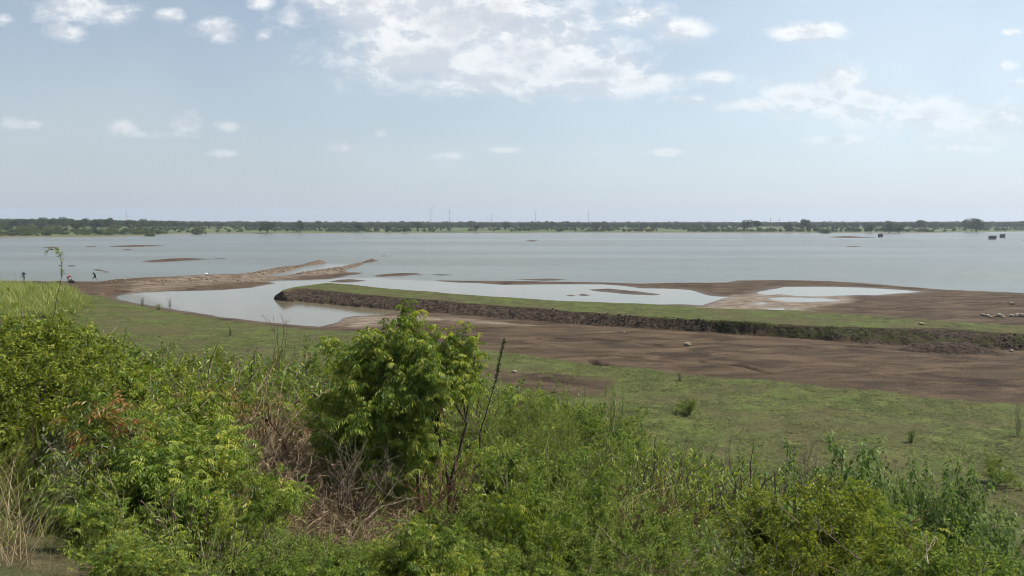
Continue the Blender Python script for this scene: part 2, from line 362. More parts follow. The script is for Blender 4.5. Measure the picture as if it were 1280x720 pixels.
# ------------------------------------------------------------------ materials
class NT:
    def __init__(s, name):
        s.m = bpy.data.materials.new(name); s.m.use_nodes = True; s.t = s.m.node_tree; s.t.nodes.clear()
        s.out = s.t.nodes.new('ShaderNodeOutputMaterial'); s.tc = s.t.nodes.new('ShaderNodeTexCoord')
    def n(s, t, **k):
        n = s.t.nodes.new(t)
        for a, b in k.items(): setattr(n, a, b)
        return n
    def put(s, sock, v):
        if isinstance(v, (int, float)): sock.default_value = v
        elif isinstance(v, tuple): sock.default_value = (*v, 1) if len(v) == 3 and sock.type == 'RGBA' else v
        else: s.t.links.new(v, sock)
    def math(s, op, a, b=None, c=None, clamp=False):
        n = s.n('ShaderNodeMath', operation=op); n.use_clamp = clamp
        for i, v in enumerate((a, b, c)):
            if v is not None: s.put(n.inputs[i], v)
        return n.outputs[0]
    def attr(s, name): return s.n('ShaderNodeAttribute', attribute_name=name).outputs['Fac']
    def pos(s): return s.n('ShaderNodeNewGeometry').outputs['Position']
    def noise(s, scale, detail=4, rough=.55, vec=None, stretch=None, dist=0):
        v = vec if vec is not None else s.tc.outputs['Object']
        if stretch:
            mp = s.n('ShaderNodeMapping'); mp.inputs['Scale'].default_value = stretch[:3]
            if len(stretch) > 3: mp.inputs['Rotation'].default_value = (0, 0, stretch[3])
            s.t.links.new(v, mp.inputs[0]); v = mp.outputs[0]
        n = s.n('ShaderNodeTexNoise'); n.inputs['Scale'].default_value = scale; n.inputs['Detail'].default_value = detail
        n.inputs['Roughness'].default_value = rough; n.inputs['Distortion'].default_value = dist
        s.t.links.new(v, n.inputs['Vector']); return n.outputs[0]
    def mix(s, f, a, b):
        n = s.n('ShaderNodeMix', data_type='RGBA'); s.put(n.inputs[0], f); s.put(n.inputs[6], a); s.put(n.inputs[7], b); return n.outputs[2]
    def smooth(s, v, a, b, lo=0., hi=1.):
        n = s.n('ShaderNodeMapRange', interpolation_type='SMOOTHSTEP'); s.put(n.inputs[0], v)
        for i, x in zip((1, 2, 3, 4), (a, b, lo, hi)): s.put(n.inputs[i], x)
        return n.outputs[0]
    def ramp(s, v, stops):
        n = s.n('ShaderNodeValToRGB'); e = n.color_ramp.elements
        while len(e) < len(stops): e.new(.5)
        for i, (p, c) in enumerate(stops): e[i].position = p; e[i].color = (*c, 1)
        s.put(n.inputs[0], v); return n.outputs[0]
    def bump(s, h, strength, dist, normal=None):
        n = s.n('ShaderNodeBump'); s.put(n.inputs['Strength'], strength); s.put(n.inputs['Distance'], dist); s.put(n.inputs['Height'], h)
        if normal is not None: s.t.links.new(normal, n.inputs['Normal'])
        return n.outputs[0]
    def pbr(s, col, rough=.8, normal=None, spec=.3, **kw):
        p = s.n('ShaderNodeBsdfPrincipled'); s.put(p.inputs['Base Color'], col); s.put(p.inputs['Roughness'], rough); s.put(p.inputs['Specular IOR Level'], spec)
        for k, v in kw.items(): s.put(p.inputs[k], v)
        if normal is not None: s.t.links.new(normal, p.inputs['Normal'])
        return p.outputs[0]
    def done(s, sh):
        s.t.links.new(sh, s.out.inputs[0]); return s.m

def ground_material():
    s = NT('ground_mud_and_grass')
    big = s.noise(.12, 5); mid = s.noise(.9, 6, .6); fine = s.noise(7, 6, .65); vfine = s.noise(30, 3, .6)
    streak = s.noise(.42, 7, .66, stretch=(.55, 1.35, 1, R(-14)), dist=.8)
    g, wet, clod, flo, far, silt = (s.attr(k) for k in ('grass', 'wet', 'clod', 'floor', 'far', 'silt'))
    mud = s.ramp(s.math('ADD', s.math('MULTIPLY', streak, .62), s.math('MULTIPLY', fine, .38)), [(.40, (.017, .010, .005)), (.455, (.037, .023, .012)), (.51, (.068, .044, .024)), (.575, (.132, .090, .054))])
    mud = s.mix(s.smooth(big, .42, .62, 0, .4), mud, (.096, .065, .039))
    mud = s.mix(s.smooth(fine, .35, .7, .0, .45), mud, (.038, .026, .017))
    mud = s.mix(s.smooth(wet, .1, .95, 0, .75), mud, (.075, .052, .033))
    mud = s.mix(s.math('MULTIPLY', s.smooth(s.math('ADD', silt, s.math('SUBTRACT', mid, .5)), .1, .9), .85), mud, s.ramp(s.noise(.8, 6, .65, stretch=(.6, 1.7, 1, R(-12))), [(.4, (.10, .075, .05)), (.5, (.185, .145, .105)), (.6, (.26, .21, .16))]))
    cl = s.ramp(s.noise(3.2, 6, .7), [(.38, (.010, .006, .004)), (.46, (.036, .025, .016)), (.55, (.075, .053, .035)), (.68, (.14, .105, .073))])
    mud = s.mix(s.math('MULTIPLY', clod, .9), mud, cl)
    gr = s.ramp(s.math('ADD', s.math('MULTIPLY', mid, .35), s.math('MULTIPLY', fine, .65)), [(.40, (.020, .024, .006)), (.46, (.048, .058, .013)), (.53, (.078, .090, .021)), (.61, (.135, .145, .040))])
    gr = s.mix(s.smooth(s.noise(.22, 5, .6), .42, .64, 0, .62), gr, (.080, .062, .030))
    gr = s.mix(s.smooth(s.noise(.35, 4, .6, stretch=(1, 1, 1, 1.1)), .52, .68, 0, .55), gr, (.085, .125, .026))
    thr = s.math('ADD', s.math('MULTIPLY', s.noise(1.3, 7, .72), .9), s.math('MULTIPLY', vfine, .25))
    gm = s.smooth(s.math('ADD', s.math('SUBTRACT', g, thr), .12), -.10, .13)
    col = s.mix(gm, mud, gr)
    dots = s.noise(3.2, 4, .65); col = s.mix(s.math('MULTIPLY', s.smooth(dots, .55, .66, 0, .8), s.math('MULTIPLY_ADD', gm, .7, .15)), col, (.018, .018, .007))
    lit = s.ramp(fine, [(.3, (.03, .022, .012)), (.5, (.07, .055, .03)), (.7, (.14, .11, .06))])
    lit = s.mix(s.smooth(mid, .42, .6, 0, .7), lit, (.05, .065, .02))
    col = s.mix(flo, col, lit)
    fc = s.ramp(s.noise(.02, 5, .6, stretch=(1, .45, 1)), [(.38, (.04, .058, .022)), (.48, (.068, .096, .03)), (.56, (.10, .12, .043)), (.66, (.13, .115, .065))])
    fm = s.mix(s.smooth(g, .15, .6), (.14, .11, .07), fc)
    col = s.mix(far, col, fm)
    hgt = s.math('ADD', s.math('MULTIPLY', fine, .5), s.math('ADD', s.math('MULTIPLY', mid, .5), s.math('MULTIPLY', vfine, .2)))
    nb = s.bump(hgt, s.math('MULTIPLY_ADD', clod, .3, .7), s.math('MULTIPLY_ADD', clod, .2, .2))
    rough = s.math('SUBTRACT', .92, s.math('MULTIPLY', wet, .45))
    return s.done(s.pbr(col, rough, nb, .15))

def water_material():
    s = NT('silty_water')
    calm = s.attr('calm')
    p = s.pos()
    w1 = s.noise(1.1, 4, .6, vec=p, stretch=(1, 1.6, 1, .5)); w2 = s.noise(.22, 3, .6, vec=p, stretch=(1, 1.5, 1, .8)); w3 = s.noise(5, 2, .5, vec=p)
    big = s.noise(.012, 3, .55, vec=p, stretch=(.35, 1.6, 1, .05))
    h = s.math('ADD', s.math('ADD', s.math('MULTIPLY', w1, .5), s.math('MULTIPLY', w2, .8)), s.math('MULTIPLY', w3, .1))
    inv = s.math('SUBTRACT', 1.0, calm)
    st = s.math('MULTIPLY_ADD', inv, .9, .06)
    st = s.math('MULTIPLY', st, s.smooth(big, .38, .62, .45, 1.5))
    nb = s.bump(h, st, s.math('MULTIPLY_ADD', inv, .4, .2))
    base = s.mix(calm, (.125, .135, .118), (.15, .122, .072))
    base = s.mix(s.smooth(big, .4, .62, 0, .35), base, (.12, .125, .10))
    rough = s.math('MULTIPLY_ADD', inv, .17, .08)
    return s.done(s.pbr(base, rough, nb, .5, IOR=1.333))

def leaf_material(name, stops, trans=.32, rough=.5, tcol=None, spec=.35):
    s = NT(name); t = s.attr('tint')
    rnd = s.n('ShaderNodeObjectInfo').outputs['Random']
    v = s.math('ADD', s.math('MULTIPLY', t, .86), s.math('MULTIPLY', rnd, .14))
    c = s.ramp(v, stops)
    p = s.pbr(c, rough, None, spec)
    tr = s.n('ShaderNodeBsdfTranslucent'); hs = s.n('ShaderNodeHueSaturation'); hs.inputs['Value'].default_value = 1.5; hs.inputs['Saturation'].default_value = 1.1; hs.inputs['Hue'].default_value = .485
    s.put(hs.inputs['Color'], c); s.put(tr.inputs[0], hs.outputs[0])
    mx = s.n('ShaderNodeMixShader'); mx.inputs[0].default_value = trans
    s.t.links.new(p, mx.inputs[1]); s.t.links.new(tr.outputs[0], mx.inputs[2]); return s.done(mx.outputs[0])
def plain(name, c0, c1, scale=8, rough=.85, bump=.3, dist=.02, spec=.25):
    s = NT(name); n = s.noise(scale, 5, .6); c = s.mix(s.smooth(n, .35, .65), c0, c1)
    return s.done(s.pbr(c, rough, s.bump(n, bump, dist), spec))

MAT = {}
MAT['ground'] = ground_material(); MAT['water'] = water_material()
MAT['neem'] = leaf_material('neem_leaf', [(0, (0.039, 0.081, 0.010)), (.3, (0.087, 0.142, 0.019)), (.6, (0.163, 0.235, 0.030)), (.85, (0.284, 0.344, 0.049)), (1, (0.459, 0.426, 0.098))], .36, .48, spec=.4)
MAT['neem_red'] = leaf_material('reddish_young_leaf', [(0, (0.041, 0.081, 0.018)), (.4, (0.108, 0.153, 0.027)), (.65, (0.198, 0.189, 0.036)), (.86, (0.252, 0.153, 0.041)), (1, (0.252, 0.090, 0.036))], .32, .45)
MAT['mesq'] = leaf_material('thorn_shrub_leaf', [(0, (0.046, 0.082, 0.015)), (.35, (0.104, 0.165, 0.026)), (.7, (0.181, 0.258, 0.046)), (1, (0.296, 0.340, 0.082))], .38, .62, spec=.2)
MAT['olive'] = leaf_material('olive_shrub_leaf', [(0, (0.058, 0.083, 0.014)), (.4, (0.121, 0.164, 0.021)), (.7, (0.190, 0.233, 0.029)), (1, (0.306, 0.317, 0.058))], .38, .62, spec=.2)
MAT['broad'] = leaf_material('broad_leaf', [(0, (0.038, 0.076, 0.018)), (.4, (0.090, 0.157, 0.034)), (.75, (0.174, 0.252, 0.067)), (1, (0.336, 0.381, 0.179))], .32, .5, spec=.22)
MAT['dark'] = leaf_material('dark_leaf', [(0, (.022, .044, .013)), (.5, (.045, .08, .022)), (1, (.10, .14, .04))], .2, .5)
MAT['grey'] = leaf_material('greyish_leaf', [(0, (0.066, 0.088, 0.040)), (.5, (0.138, 0.171, 0.075)), (1, (0.264, 0.286, 0.154))], .25, .6)
MAT['reed'] = leaf_material('tall_grass_blade', [(0, (.085, .12, .022)), (.4, (.17, .22, .04)), (.75, (.27, .30, .07)), (1, (.42, .36, .15))], .3, .55)
MAT['turf'] = leaf_material('short_grass_blade', [(0, (.045, .062, .014)), (.5, (.095, .12, .028)), (.85, (.14, .155, .04)), (1, (.26, .22, .10))], .25, .6)
MAT['straw'] = leaf_material('dry_straw', [(0, (.10, .065, .038)), (.4, (.21, .15, .09)), (.8, (.34, .26, .165)), (1, (.5, .4, .28))], .12, .7, spec=.15)
MAT['rust'] = leaf_material('withered_leaf', [(0, (.075, .038, .02)), (.5, (.16, .085, .045)), (1, (.28, .17, .09))], .18, .7, spec=.15)
MAT['bark'] = plain('dark_bark', (.035, .026, .019), (.085, .065, .048), 30, .9, .5, .01)
MAT['twig'] = plain('grey_twig_bark', (.08, .058, .038), (.20, .155, .11), 30, .9, .3, .005)
MAT['redbark'] = plain('reddish_bark', (.10, .045, .03), (.19, .09, .06), 25, .85, .4, .008)
MAT['pale'] = plain('pale_dead_wood', (.20, .145, .09), (.44, .35, .24), 25, .85, .3, .006)
MAT['far'] = leaf_material('far_tree_leaf', [(0, (.034, .060, .026)), (.5, (.062, .095, .038)), (1, (.105, .14, .055))], .15, .7, spec=.1)
MAT['far2'] = leaf_material('far_scrub_leaf', [(0, (.06, .08, .025)), (.5, (.11, .135, .04)), (1, (.17, .19, .06))], .15, .7, spec=.1)
MAT['brush'] = plain('brown_dry_stalk', (.13, .088, .048), (.43, .325, .19), 14, .85, .3, .006)
MAT['stone'] = plain('pale_stone', (.17, .135, .10), (.36, .30, .22), 3, .9, .5, .05)
MAT['stone_dark'] = plain('brown_stone', (.025, .017, .012), (.085, .062, .044), 3, .9, .5, .05)
MAT['stone_tan'] = plain('tan_earthy_stone', (.09, .068, .045), (.21, .165, .115), 3, .9, .5, .05)
MAT['concrete'] = plain('weathered_concrete', (.10, .095, .09), (.19, .18, .165), 1.2, .9, .3, .03)
MAT['opening_shade'] = plain('painted_opening_shade', (.012, .012, .013), (.02, .02, .02), 5, .8, .1, .01)  # near-black colour stands in for the shade inside the chamber openings
MAT['rustmetal'] = plain('rusty_metal', (.10, .06, .04), (.17, .12, .09), 5, .7, .1, .01)
MAT['turbine'] = plain('backlit_grey_steel', (.26, .27, .28), (.32, .33, .34), .2, .5, .02, .01)  # white turbines made grey: their backlit shade is put into the colour
MAT['skin'] = plain('brown_skin', (.11, .06, .038), (.14, .08, .05), 12, .6, .05, .002)
MAT['hair'] = plain('black_hair', (.008, .007, .006), (.015, .013, .012), 60, .6, .2, .002)
MAT['navy'] = plain('dark_navy_cloth', (.018, .02, .035), (.03, .033, .05), 20, .9, .2, .004)
MAT['greycloth'] = plain('grey_cloth', (.10, .10, .11), (.15, .15, .16), 20, .9, .2, .004)
MAT['red'] = plain('red_cloth', (.42, .03, .03), (.52, .05, .045), 20, .85, .2, .004)
MAT['pinkcloth'] = plain('pale_pink_cloth', (.45, .30, .28), (.55, .40, .38), 20, .85, .2, .004)
MAT['blackcloth'] = plain('black_plastic', (.010, .010, .011), (.02, .02, .02), 10, .45, .2, .01)
MAT['white'] = plain('white_plastic', (.75, .75, .73), (.82, .82, .8), 6, .6, .2, .01)

# ------------------------------------------------------------------ ground and water
allF = np.vstack([F])
me = mesh_np('ground', V, allF, MK, smooth=True, mats=[MAT['ground']])
ground = tag(obj('ground', me), kind='structure')
# ripples die out in the sheltered water behind the spits
rw = np.concatenate([np.arange(12, 160, 1.6), np.geomspace(162, 2600, 90)])
XW, YW, FW, ncw = fan(rw, 360)
CALM = poly([(120, 360), (200, 352), (330, 352), (345, 346), (370, 350), (430, 347), (480, 347), (545, 351), (620, 353), (780, 355), (925, 352), (985, 356), (1160, 362), (1160, 380), (1080, 400), (900, 400), (560, 420), (300, 420)])
calm = sst(-3, 4, sdist(XW, YW, CALM))
for p in (poly([(350, 345), (408, 329), (450, 331), (395, 342)]),):
    calm = np.maximum(calm, sst(-3, 3, sdist(XW, YW, p)) * .7)
me = mesh_np('water', np.stack([XW, YW, np.zeros(len(XW))], 1), FW, {'calm': calm}, smooth=True, mats=[MAT['water']])
water = tag(obj('lake_water', me), kind='structure')

def gz(x, y):
    return terrain(np.atleast_1d(np.asarray(x, float)), np.atleast_1d(np.asarray(y, float)))[0]
def gz1(x, y): return float(gz(x, y)[0])

# ------------------------------------------------------------------ plant building
def unit(v, ax=-1): return v / np.maximum(np.linalg.norm(v, axis=ax, keepdims=True), 1e-9)
def leaves_mesh(P, D, L, W, rs, droop=.25, fold=.18, broad=.42, tint=None, upness=.6):
    """one folded leaf (two triangles) per row: base P, direction D, length L, width W"""
    n = len(P); D = unit(D)
    up = unit(np.stack([rs.normal(0, upness, n), rs.normal(0, upness, n), np.ones(n)], 1))
    S = unit(np.cross(D, up)); Nn = np.cross(S, D)
    L = np.asarray(L)[:, None] * np.ones((n, 1)); W = np.asarray(W)[:, None] * np.ones((n, 1))
    mid = P + D * L * broad
    a = P; b = mid + S * W * .5 + Nn * W * fold; c = P + D * L - np.array([0, 0, 1.]) * L * droop; d = mid - S * W * .5 + Nn * W * fold
    V = np.stack([a, b, c, d], 1).reshape(-1, 3); i = np.arange(n)[:, None] * 4
    F = np.concatenate([i + [0, 1, 2], i + [0, 2, 3]], 1).reshape(-1, 3)
    t = rs.rand(n) if tint is None else tint
    return V, F, np.repeat(t, 4)
def tubes(lines, sides=5):
    """lines: list of (points (k,3), radii (k,))"""
    Vs, Fs, off = [], [], 0
    for pts, rad in lines:
        pts = np.asarray(pts, float); rad = np.asarray(rad, float); k = len(pts)
        if k < 2: continue
        tan = unit(np.gradient(pts, axis=0)); ref = np.array([.31, .95, .07]); s = unit(np.cross(tan, ref)); u = np.cross(tan, s)
        a = np.linspace(0, 2 * math.pi, sides, endpoint=False)
        ring = pts[:, None] + rad[:, None, None] * (np.cos(a)[None, :, None] * s[:, None] + np.sin(a)[None, :, None] * u[:, None])
        Vs.append(ring.reshape(-1, 3))
        i = np.arange(k - 1)[:, None] * sides; j = np.arange(sides)[None]; jn = (j + 1) % sides
        Fs.append(np.stack([i + j, i + jn, i + sides + jn, i + sides + j], -1).reshape(-1, 4) + off); off += k * sides
    return np.vstack(Vs), np.vstack(Fs)
def wander(rs, p, d, length, n, wob=.25, lift=0.0, target=None):
    pts = [np.array(p, float)]; d = unit(np.array(d, float)); st = length / n
    for i in range(n):
        d = unit(d + rs.normal(0, wob, 3) * .6 + np.array([0, 0, lift]))
        pts.append(pts[-1] + d * st)
    return np.array(pts)
def limb(rs, a, b, n=9, wob=.05, sag=.0):
    a, b = np.array(a, float), np.array(b, float); t = np.linspace(0, 1, n)[:, None]; L = np.linalg.norm(b - a)
    w = np.cumsum(rs.normal(0, wob * L / n, (n, 3)), 0); w = w - t * w[-1]
    return a + (b - a) * t + w * 1.5 + np.array([0, 0, 1.]) * np.sin(t * math.pi) * sag * L
def along(pts, t):
    k = (len(pts) - 1) * t; i = min(int(k), len(pts) - 2); f = k - i
    return pts[i] * (1 - f) + pts[i + 1] * f, unit(pts[i + 1] - pts[i])
def taper(r0, r1, n): return np.linspace(r0, r1, n)

class Plant:
    def __init__(s, seed): s.rs = np.random.RandomState(seed); s.wood = []; s.L = []
    def compound(s, nodes, rach=.20, pairs=6, ll=.055, lw=.015, drop=.9, tint=(.1, 1), red=0.):
        """feather leaves: nodes = list of (pos, dir)"""
        rs = s.rs; P0 = np.array([n[0] for n in nodes]); D0 = unit(np.array([n[1] for n in nodes])); n = len(P0)
        R_ = rach * rs.uniform(.65, 1.2, n); K = pairs; t = np.linspace(.18, 1, K)
        g = np.array([0, 0, -1.]); base_t = rs.uniform(*tint, n)
        side0 = unit(np.cross(D0, g + rs.normal(0, .3, (n, 3))))
        q = P0[:, None] + D0[:, None] * (R_[:, None] * t)[..., None] + g * (R_[:, None] * t ** 2 * .45 * drop)[..., None]
        tan = unit(D0[:, None] + g * (t * .9 * drop)[None, :, None])
        for sg in (-1, 1):
            dd = unit(side0[:, None] * sg + tan * .55 + g * (.35 + .3 * drop) + rs.normal(0, .18, (n, K, 3)))
            ll_ = ll * rs.uniform(.75, 1.2, (n, K)) * (1.05 - .35 * np.abs(t - .5)[None])
            tn = np.clip(base_t[:, None] + rs.normal(0, .10, (n, K)), 0, 1)
            s.L.append((q.reshape(-1, 3), dd.reshape(-1, 3), ll_.ravel(), (lw * rs.uniform(.8, 1.2, (n, K))).ravel(), .2, tn.ravel()))
    def simple(s, nodes, ll=.05, lw=.02, per=1, spread=.8, droop=.2, tint=(0, 1), lift=0., jit=.0):
        rs = s.rs; P0 = np.repeat(np.array([n[0] for n in nodes]), per, 0); D0 = np.repeat(unit(np.array([n[1] for n in nodes])), per, 0); n = len(P0)
        P0 = P0 + rs.normal(0, 1, (n, 3)) * jit
        dd = unit(D0 * .5 + rs.normal(0, spread, (n, 3)) + np.array([0, 0, lift]))
        bt = np.repeat(rs.uniform(*tint, len(nodes)), per)
        s.L.append((P0, dd, ll * rs.uniform(.6, 1.25, n), lw * rs.uniform(.7, 1.25, n), droop, np.clip(bt + rs.normal(0, .12, n), 0, 1)))
    def foliage(s, **k):
        P_, D_, L_, W_, dr, T_ = (np.concatenate([np.atleast_1d(l[i]) if i != 4 else np.full(len(l[0]), l[4]) for l in s.L]) for i in range(6))
        n = len(P_); V = leaves_mesh(P_, D_, L_, W_, s.rs, droop=dr[:, None] if False else .2, tint=T_, **k); return V

def twigs_on(pl, pts, t0, n, length, lift, outward=None, r=.004, nseg=5, wob=.25):
    """short shoots along a limb; returns them"""
    rs = pl.rs; out = []
    for k in range(n):
        t = rs.uniform(t0, 1); p, d = along(pts, t)
        o = unit(rs.normal(0, 1, 3)); o = unit(o - d * np.dot(o, d))
        dd = unit(d * .6 + o * .9 + np.array([0, 0, .25]) + (0 if outward is None else outward * .5))
        tw = wander(rs, p, dd, length * rs.uniform(.5, 1.2), nseg, wob, lift)
        pl.wood.append((tw, taper(r, r * .4, len(tw)))); out.append(tw)
    return out

def finish_leaf(name, pl, mat, **k):
    V, F, T = pl.foliage(**k); return mesh_np(name, V, F, {'tint': T}, mats=[mat])
def finish_wood(name, lines, mat, sides=5):
    V, F = tubes(lines, sides); return mesh_np(name, V, F, smooth=True, mats=[mat])

# prototypes: each returns (leaf mesh, wood mesh), about one unit high, standing on its origin
def proto_thorn(seed, h=1.0, spread=.75, mat='mesq', arms=13, ll=.036, lw=.015, per=3, dense=1.0, wood='twig'):
    pl = Plant(seed); rs = pl.rs; nodes = []
    for a in range(arms):
        az = rs.uniform(0, 2 * math.pi); tilt = rs.uniform(.1, 1.15) * spread
        d = np.array([math.cos(az) * math.sin(tilt), math.sin(az) * math.sin(tilt), math.cos(tilt)])
        L = h * rs.uniform(.75, 1.12); m = wander(rs, (d[0] * .05, d[1] * .05, 0), d, L, 10, .22, -.035)
        pl.wood.append((m, taper(.012, .003, len(m))))
        for tw in twigs_on(pl, m, .22, int(9 * dense), h * .28, -.05, r=.003):
            pl.wood[-1] = pl.wood[-1]
            sub = twigs_on(pl, tw, .1, 4, h * .12, -.08, r=.0018, nseg=3)
            for q in [tw] + sub:
                for t in np.linspace(.1, 1, 8 if q is tw else 6): nodes.append(along(q, min(t, .999)))
    pl.simple(nodes, ll, lw, per, .9, .1, (0, 1), jit=.012)
    return finish_leaf('foliage', pl, MAT[mat]), finish_wood('stems', pl.wood, MAT[wood], 4)
def proto_broad(seed, h=1.0, stems=9, mat='broad', ll=.115, lw=.07, lean=.35, wood='twig', step=.055):
    pl = Plant(seed); rs = pl.rs; nodes = []
    for a in range(stems):
        az = rs.uniform(0, 2 * math.pi); tilt = rs.uniform(.02, lean) if a else .03
        d = np.array([math.cos(az) * math.sin(tilt), math.sin(az) * math.sin(tilt), math.cos(tilt)])
        L = h * rs.uniform(.6, 1.0) if a else h; b = rs.normal(0, .09, 2) * h
        m = wander(rs, (b[0], b[1], 0), d, L, 12, .10, .02); pl.wood.append((m, taper(.011, .004, len(m))))
        ms = [m] + twigs_on(pl, m, .3, 3, h * .28, .12, r=.004, nseg=6, wob=.12)
        for q in ms:
            ln = np.linalg.norm(np.diff(q, axis=0), axis=1).sum(); k = max(4, int(ln / step))
            for i in range(k):
                t = .15 + .85 * i / k if q is m else .2 + .8 * i / k
                p, dd = along(q, min(t, .999)); az2 = i * 2.4 + rs.uniform(-.4, .4)
                o = np.array([math.cos(az2), math.sin(az2), .1 - .55 * (1 - t)]); nodes.append((p + o * .02, o, t))
    P0 = np.array([n[0] for n in nodes]); D0 = np.array([n[1] for n in nodes]); tt = np.array([n[2] for n in nodes]); n = len(P0)
    sz = (1.08 - .45 * tt ** 3) * rs.uniform(.65, 1.15, n)
    dd = unit(D0 + np.array([0, 0, -.55]) + rs.normal(0, .25, (n, 3)))
    tn = np.clip(.25 + .55 * tt * rs.uniform(.5, 1.3, n) + rs.normal(0, .12, n), 0, 1)
    pl.L.append((P0, dd, ll * sz, lw * sz, .3, tn))
    return finish_leaf('foliage', pl, MAT[mat], broad=.36, fold=.12), finish_wood('stems', pl.wood, MAT[wood], 5)
def proto_neem(seed, h=1.0, arms=5, mat='neem', rach=.2, ll=.055, lw=.017, spread=.5, wood='bark', tw_n=7, lift=.1, pairs=6):
    pl = Plant(seed); rs = pl.rs; nodes = []
    for a in range(arms):
        az = a * 2.4 + rs.uniform(-.5, .5); tilt = rs.uniform(.15, 1) * spread if a else .05
        d = np.array([math.cos(az) * math.sin(tilt), math.sin(az) * math.sin(tilt), math.cos(tilt)])
        m = wander(rs, (0, 0, 0), d, h * rs.uniform(.7, 1.0), 10, .12, .02); pl.wood.append((m, taper(.013, .004, len(m))))
        for tw in twigs_on(pl, m, .3, tw_n, .28 * h, lift, r=.004) + [m[-5:]]:
            for t in np.linspace(.2, .999, 8):
                p, dd = along(tw, t); o = unit(rs.normal(0, 1, 3)); nodes.append((p, unit(dd * .5 + o * .9 + np.array([0, 0, .35]))))
    pl.compound(nodes, rach, pairs, ll, lw)
    return finish_leaf('foliage', pl, MAT[mat]), finish_wood('stems', pl.wood, MAT[wood], 5)
def proto_dry(seed, h=.8, n=150, mat='straw', leafy=0, curl=.32, r=.0045, width=.55, flat=.55):
    pl = Plant(seed); rs = pl.rs
    for k in range(n):
        az = rs.uniform(0, 2 * math.pi); tilt = rs.uniform(.1, 1.45)
        d = np.array([math.cos(az) * math.sin(tilt), math.sin(az) * math.sin(tilt), math.cos(tilt) * flat])
        b = rs.normal(0, width * .45, 2)
        m = wander(rs, (b[0], b[1], rs.uniform(0, .25) * h), d, h * rs.uniform(.3, 1.1), 8, curl, -.07)
        pl.wood.append((m, taper(r * rs.uniform(.5, 1.2), r * .3, len(m))))
    nodes = []
    for m, _ in pl.wood:
        for t in rs.uniform(.1, 1, 4): nodes.append(along(m, min(t, .999)))
    pl.simple(nodes, .07, .008, 2, .8, .2, (.1, 1))
    return finish_leaf('foliage', pl, MAT[mat if not leafy else leafy]), pl.wood
def blades(seed, n, h, w, spread, mat, segs=3, lean=.5, tint=(0, 1)):
    rs = np.random.RandomState(seed); Vs = []; Fs = []; Ts = []
    for k in range(n):
        az = rs.uniform(0, 6.283); b = rs.normal(0, spread, 2); L = h * rs.uniform(.45, 1.15); ln = rs.uniform(.05, lean); bend = rs.uniform(.1, .9) * lean
        t = np.linspace(0, 1, segs + 1); out = np.array([math.cos(az), math.sin(az), 0]); sd = np.array([-out[1], out[0], 0])
        c = np.array([b[0], b[1], 0]) + out * (L * (ln * t + bend * t ** 2))[:, None] + np.array([0, 0, 1.]) * (L * (t - .35 * bend * t ** 2))[:, None]
        ww = w * (1 - t ** 1.6) * .5 + .0006; v = np.empty((2 * (segs + 1), 3)); v[0::2] = c - sd * ww[:, None]; v[1::2] = c + sd * ww[:, None]
        o = len(Vs) * 2 * (segs + 1); i = np.arange(segs)[:, None] * 2 + o
        Vs.append(v); Fs.append(np.concatenate([i, i + 1, i + 3, i + 2], 1)); Ts.append(np.full(len(v), rs.uniform(*tint)))
    return mesh_np('blades', np.vstack(Vs), np.vstack(Fs), {'tint': np.concatenate(Ts)}, mats=[MAT[mat]])

def join_lw(name, leaf, wood):
    """a sprig for the thickets: foliage and stems in one mesh (only ever scattered, never a thing)"""
    def rd(me):
        v = np.empty(len(me.vertices) * 3, np.float32); me.vertices.foreach_get('co', v)
        l = np.empty(len(me.loops), np.int32); me.loops.foreach_get('vertex_index', l); return v.reshape(-1, 3), l.reshape(len(me.polygons), -1)
    v1, f1 = rd(leaf); v2, f2 = rd(wood)
    t = np.empty(len(v1), np.float32); leaf.attributes['tint'].data.foreach_get('value', t)
    f2t = np.vstack([f2[:, [0, 1, 2]], f2[:, [0, 2, 3]]]) + len(v1)
    return mesh_np(name, np.vstack([v1, v2]), np.vstack([f1, f2t]), {'tint': np.concatenate([t, np.full(len(v2), .5)])}, mats=[leaf.materials[0], wood.materials[0]], midx=np.concatenate([np.zeros(len(f1)), np.ones(len(f2t))]))

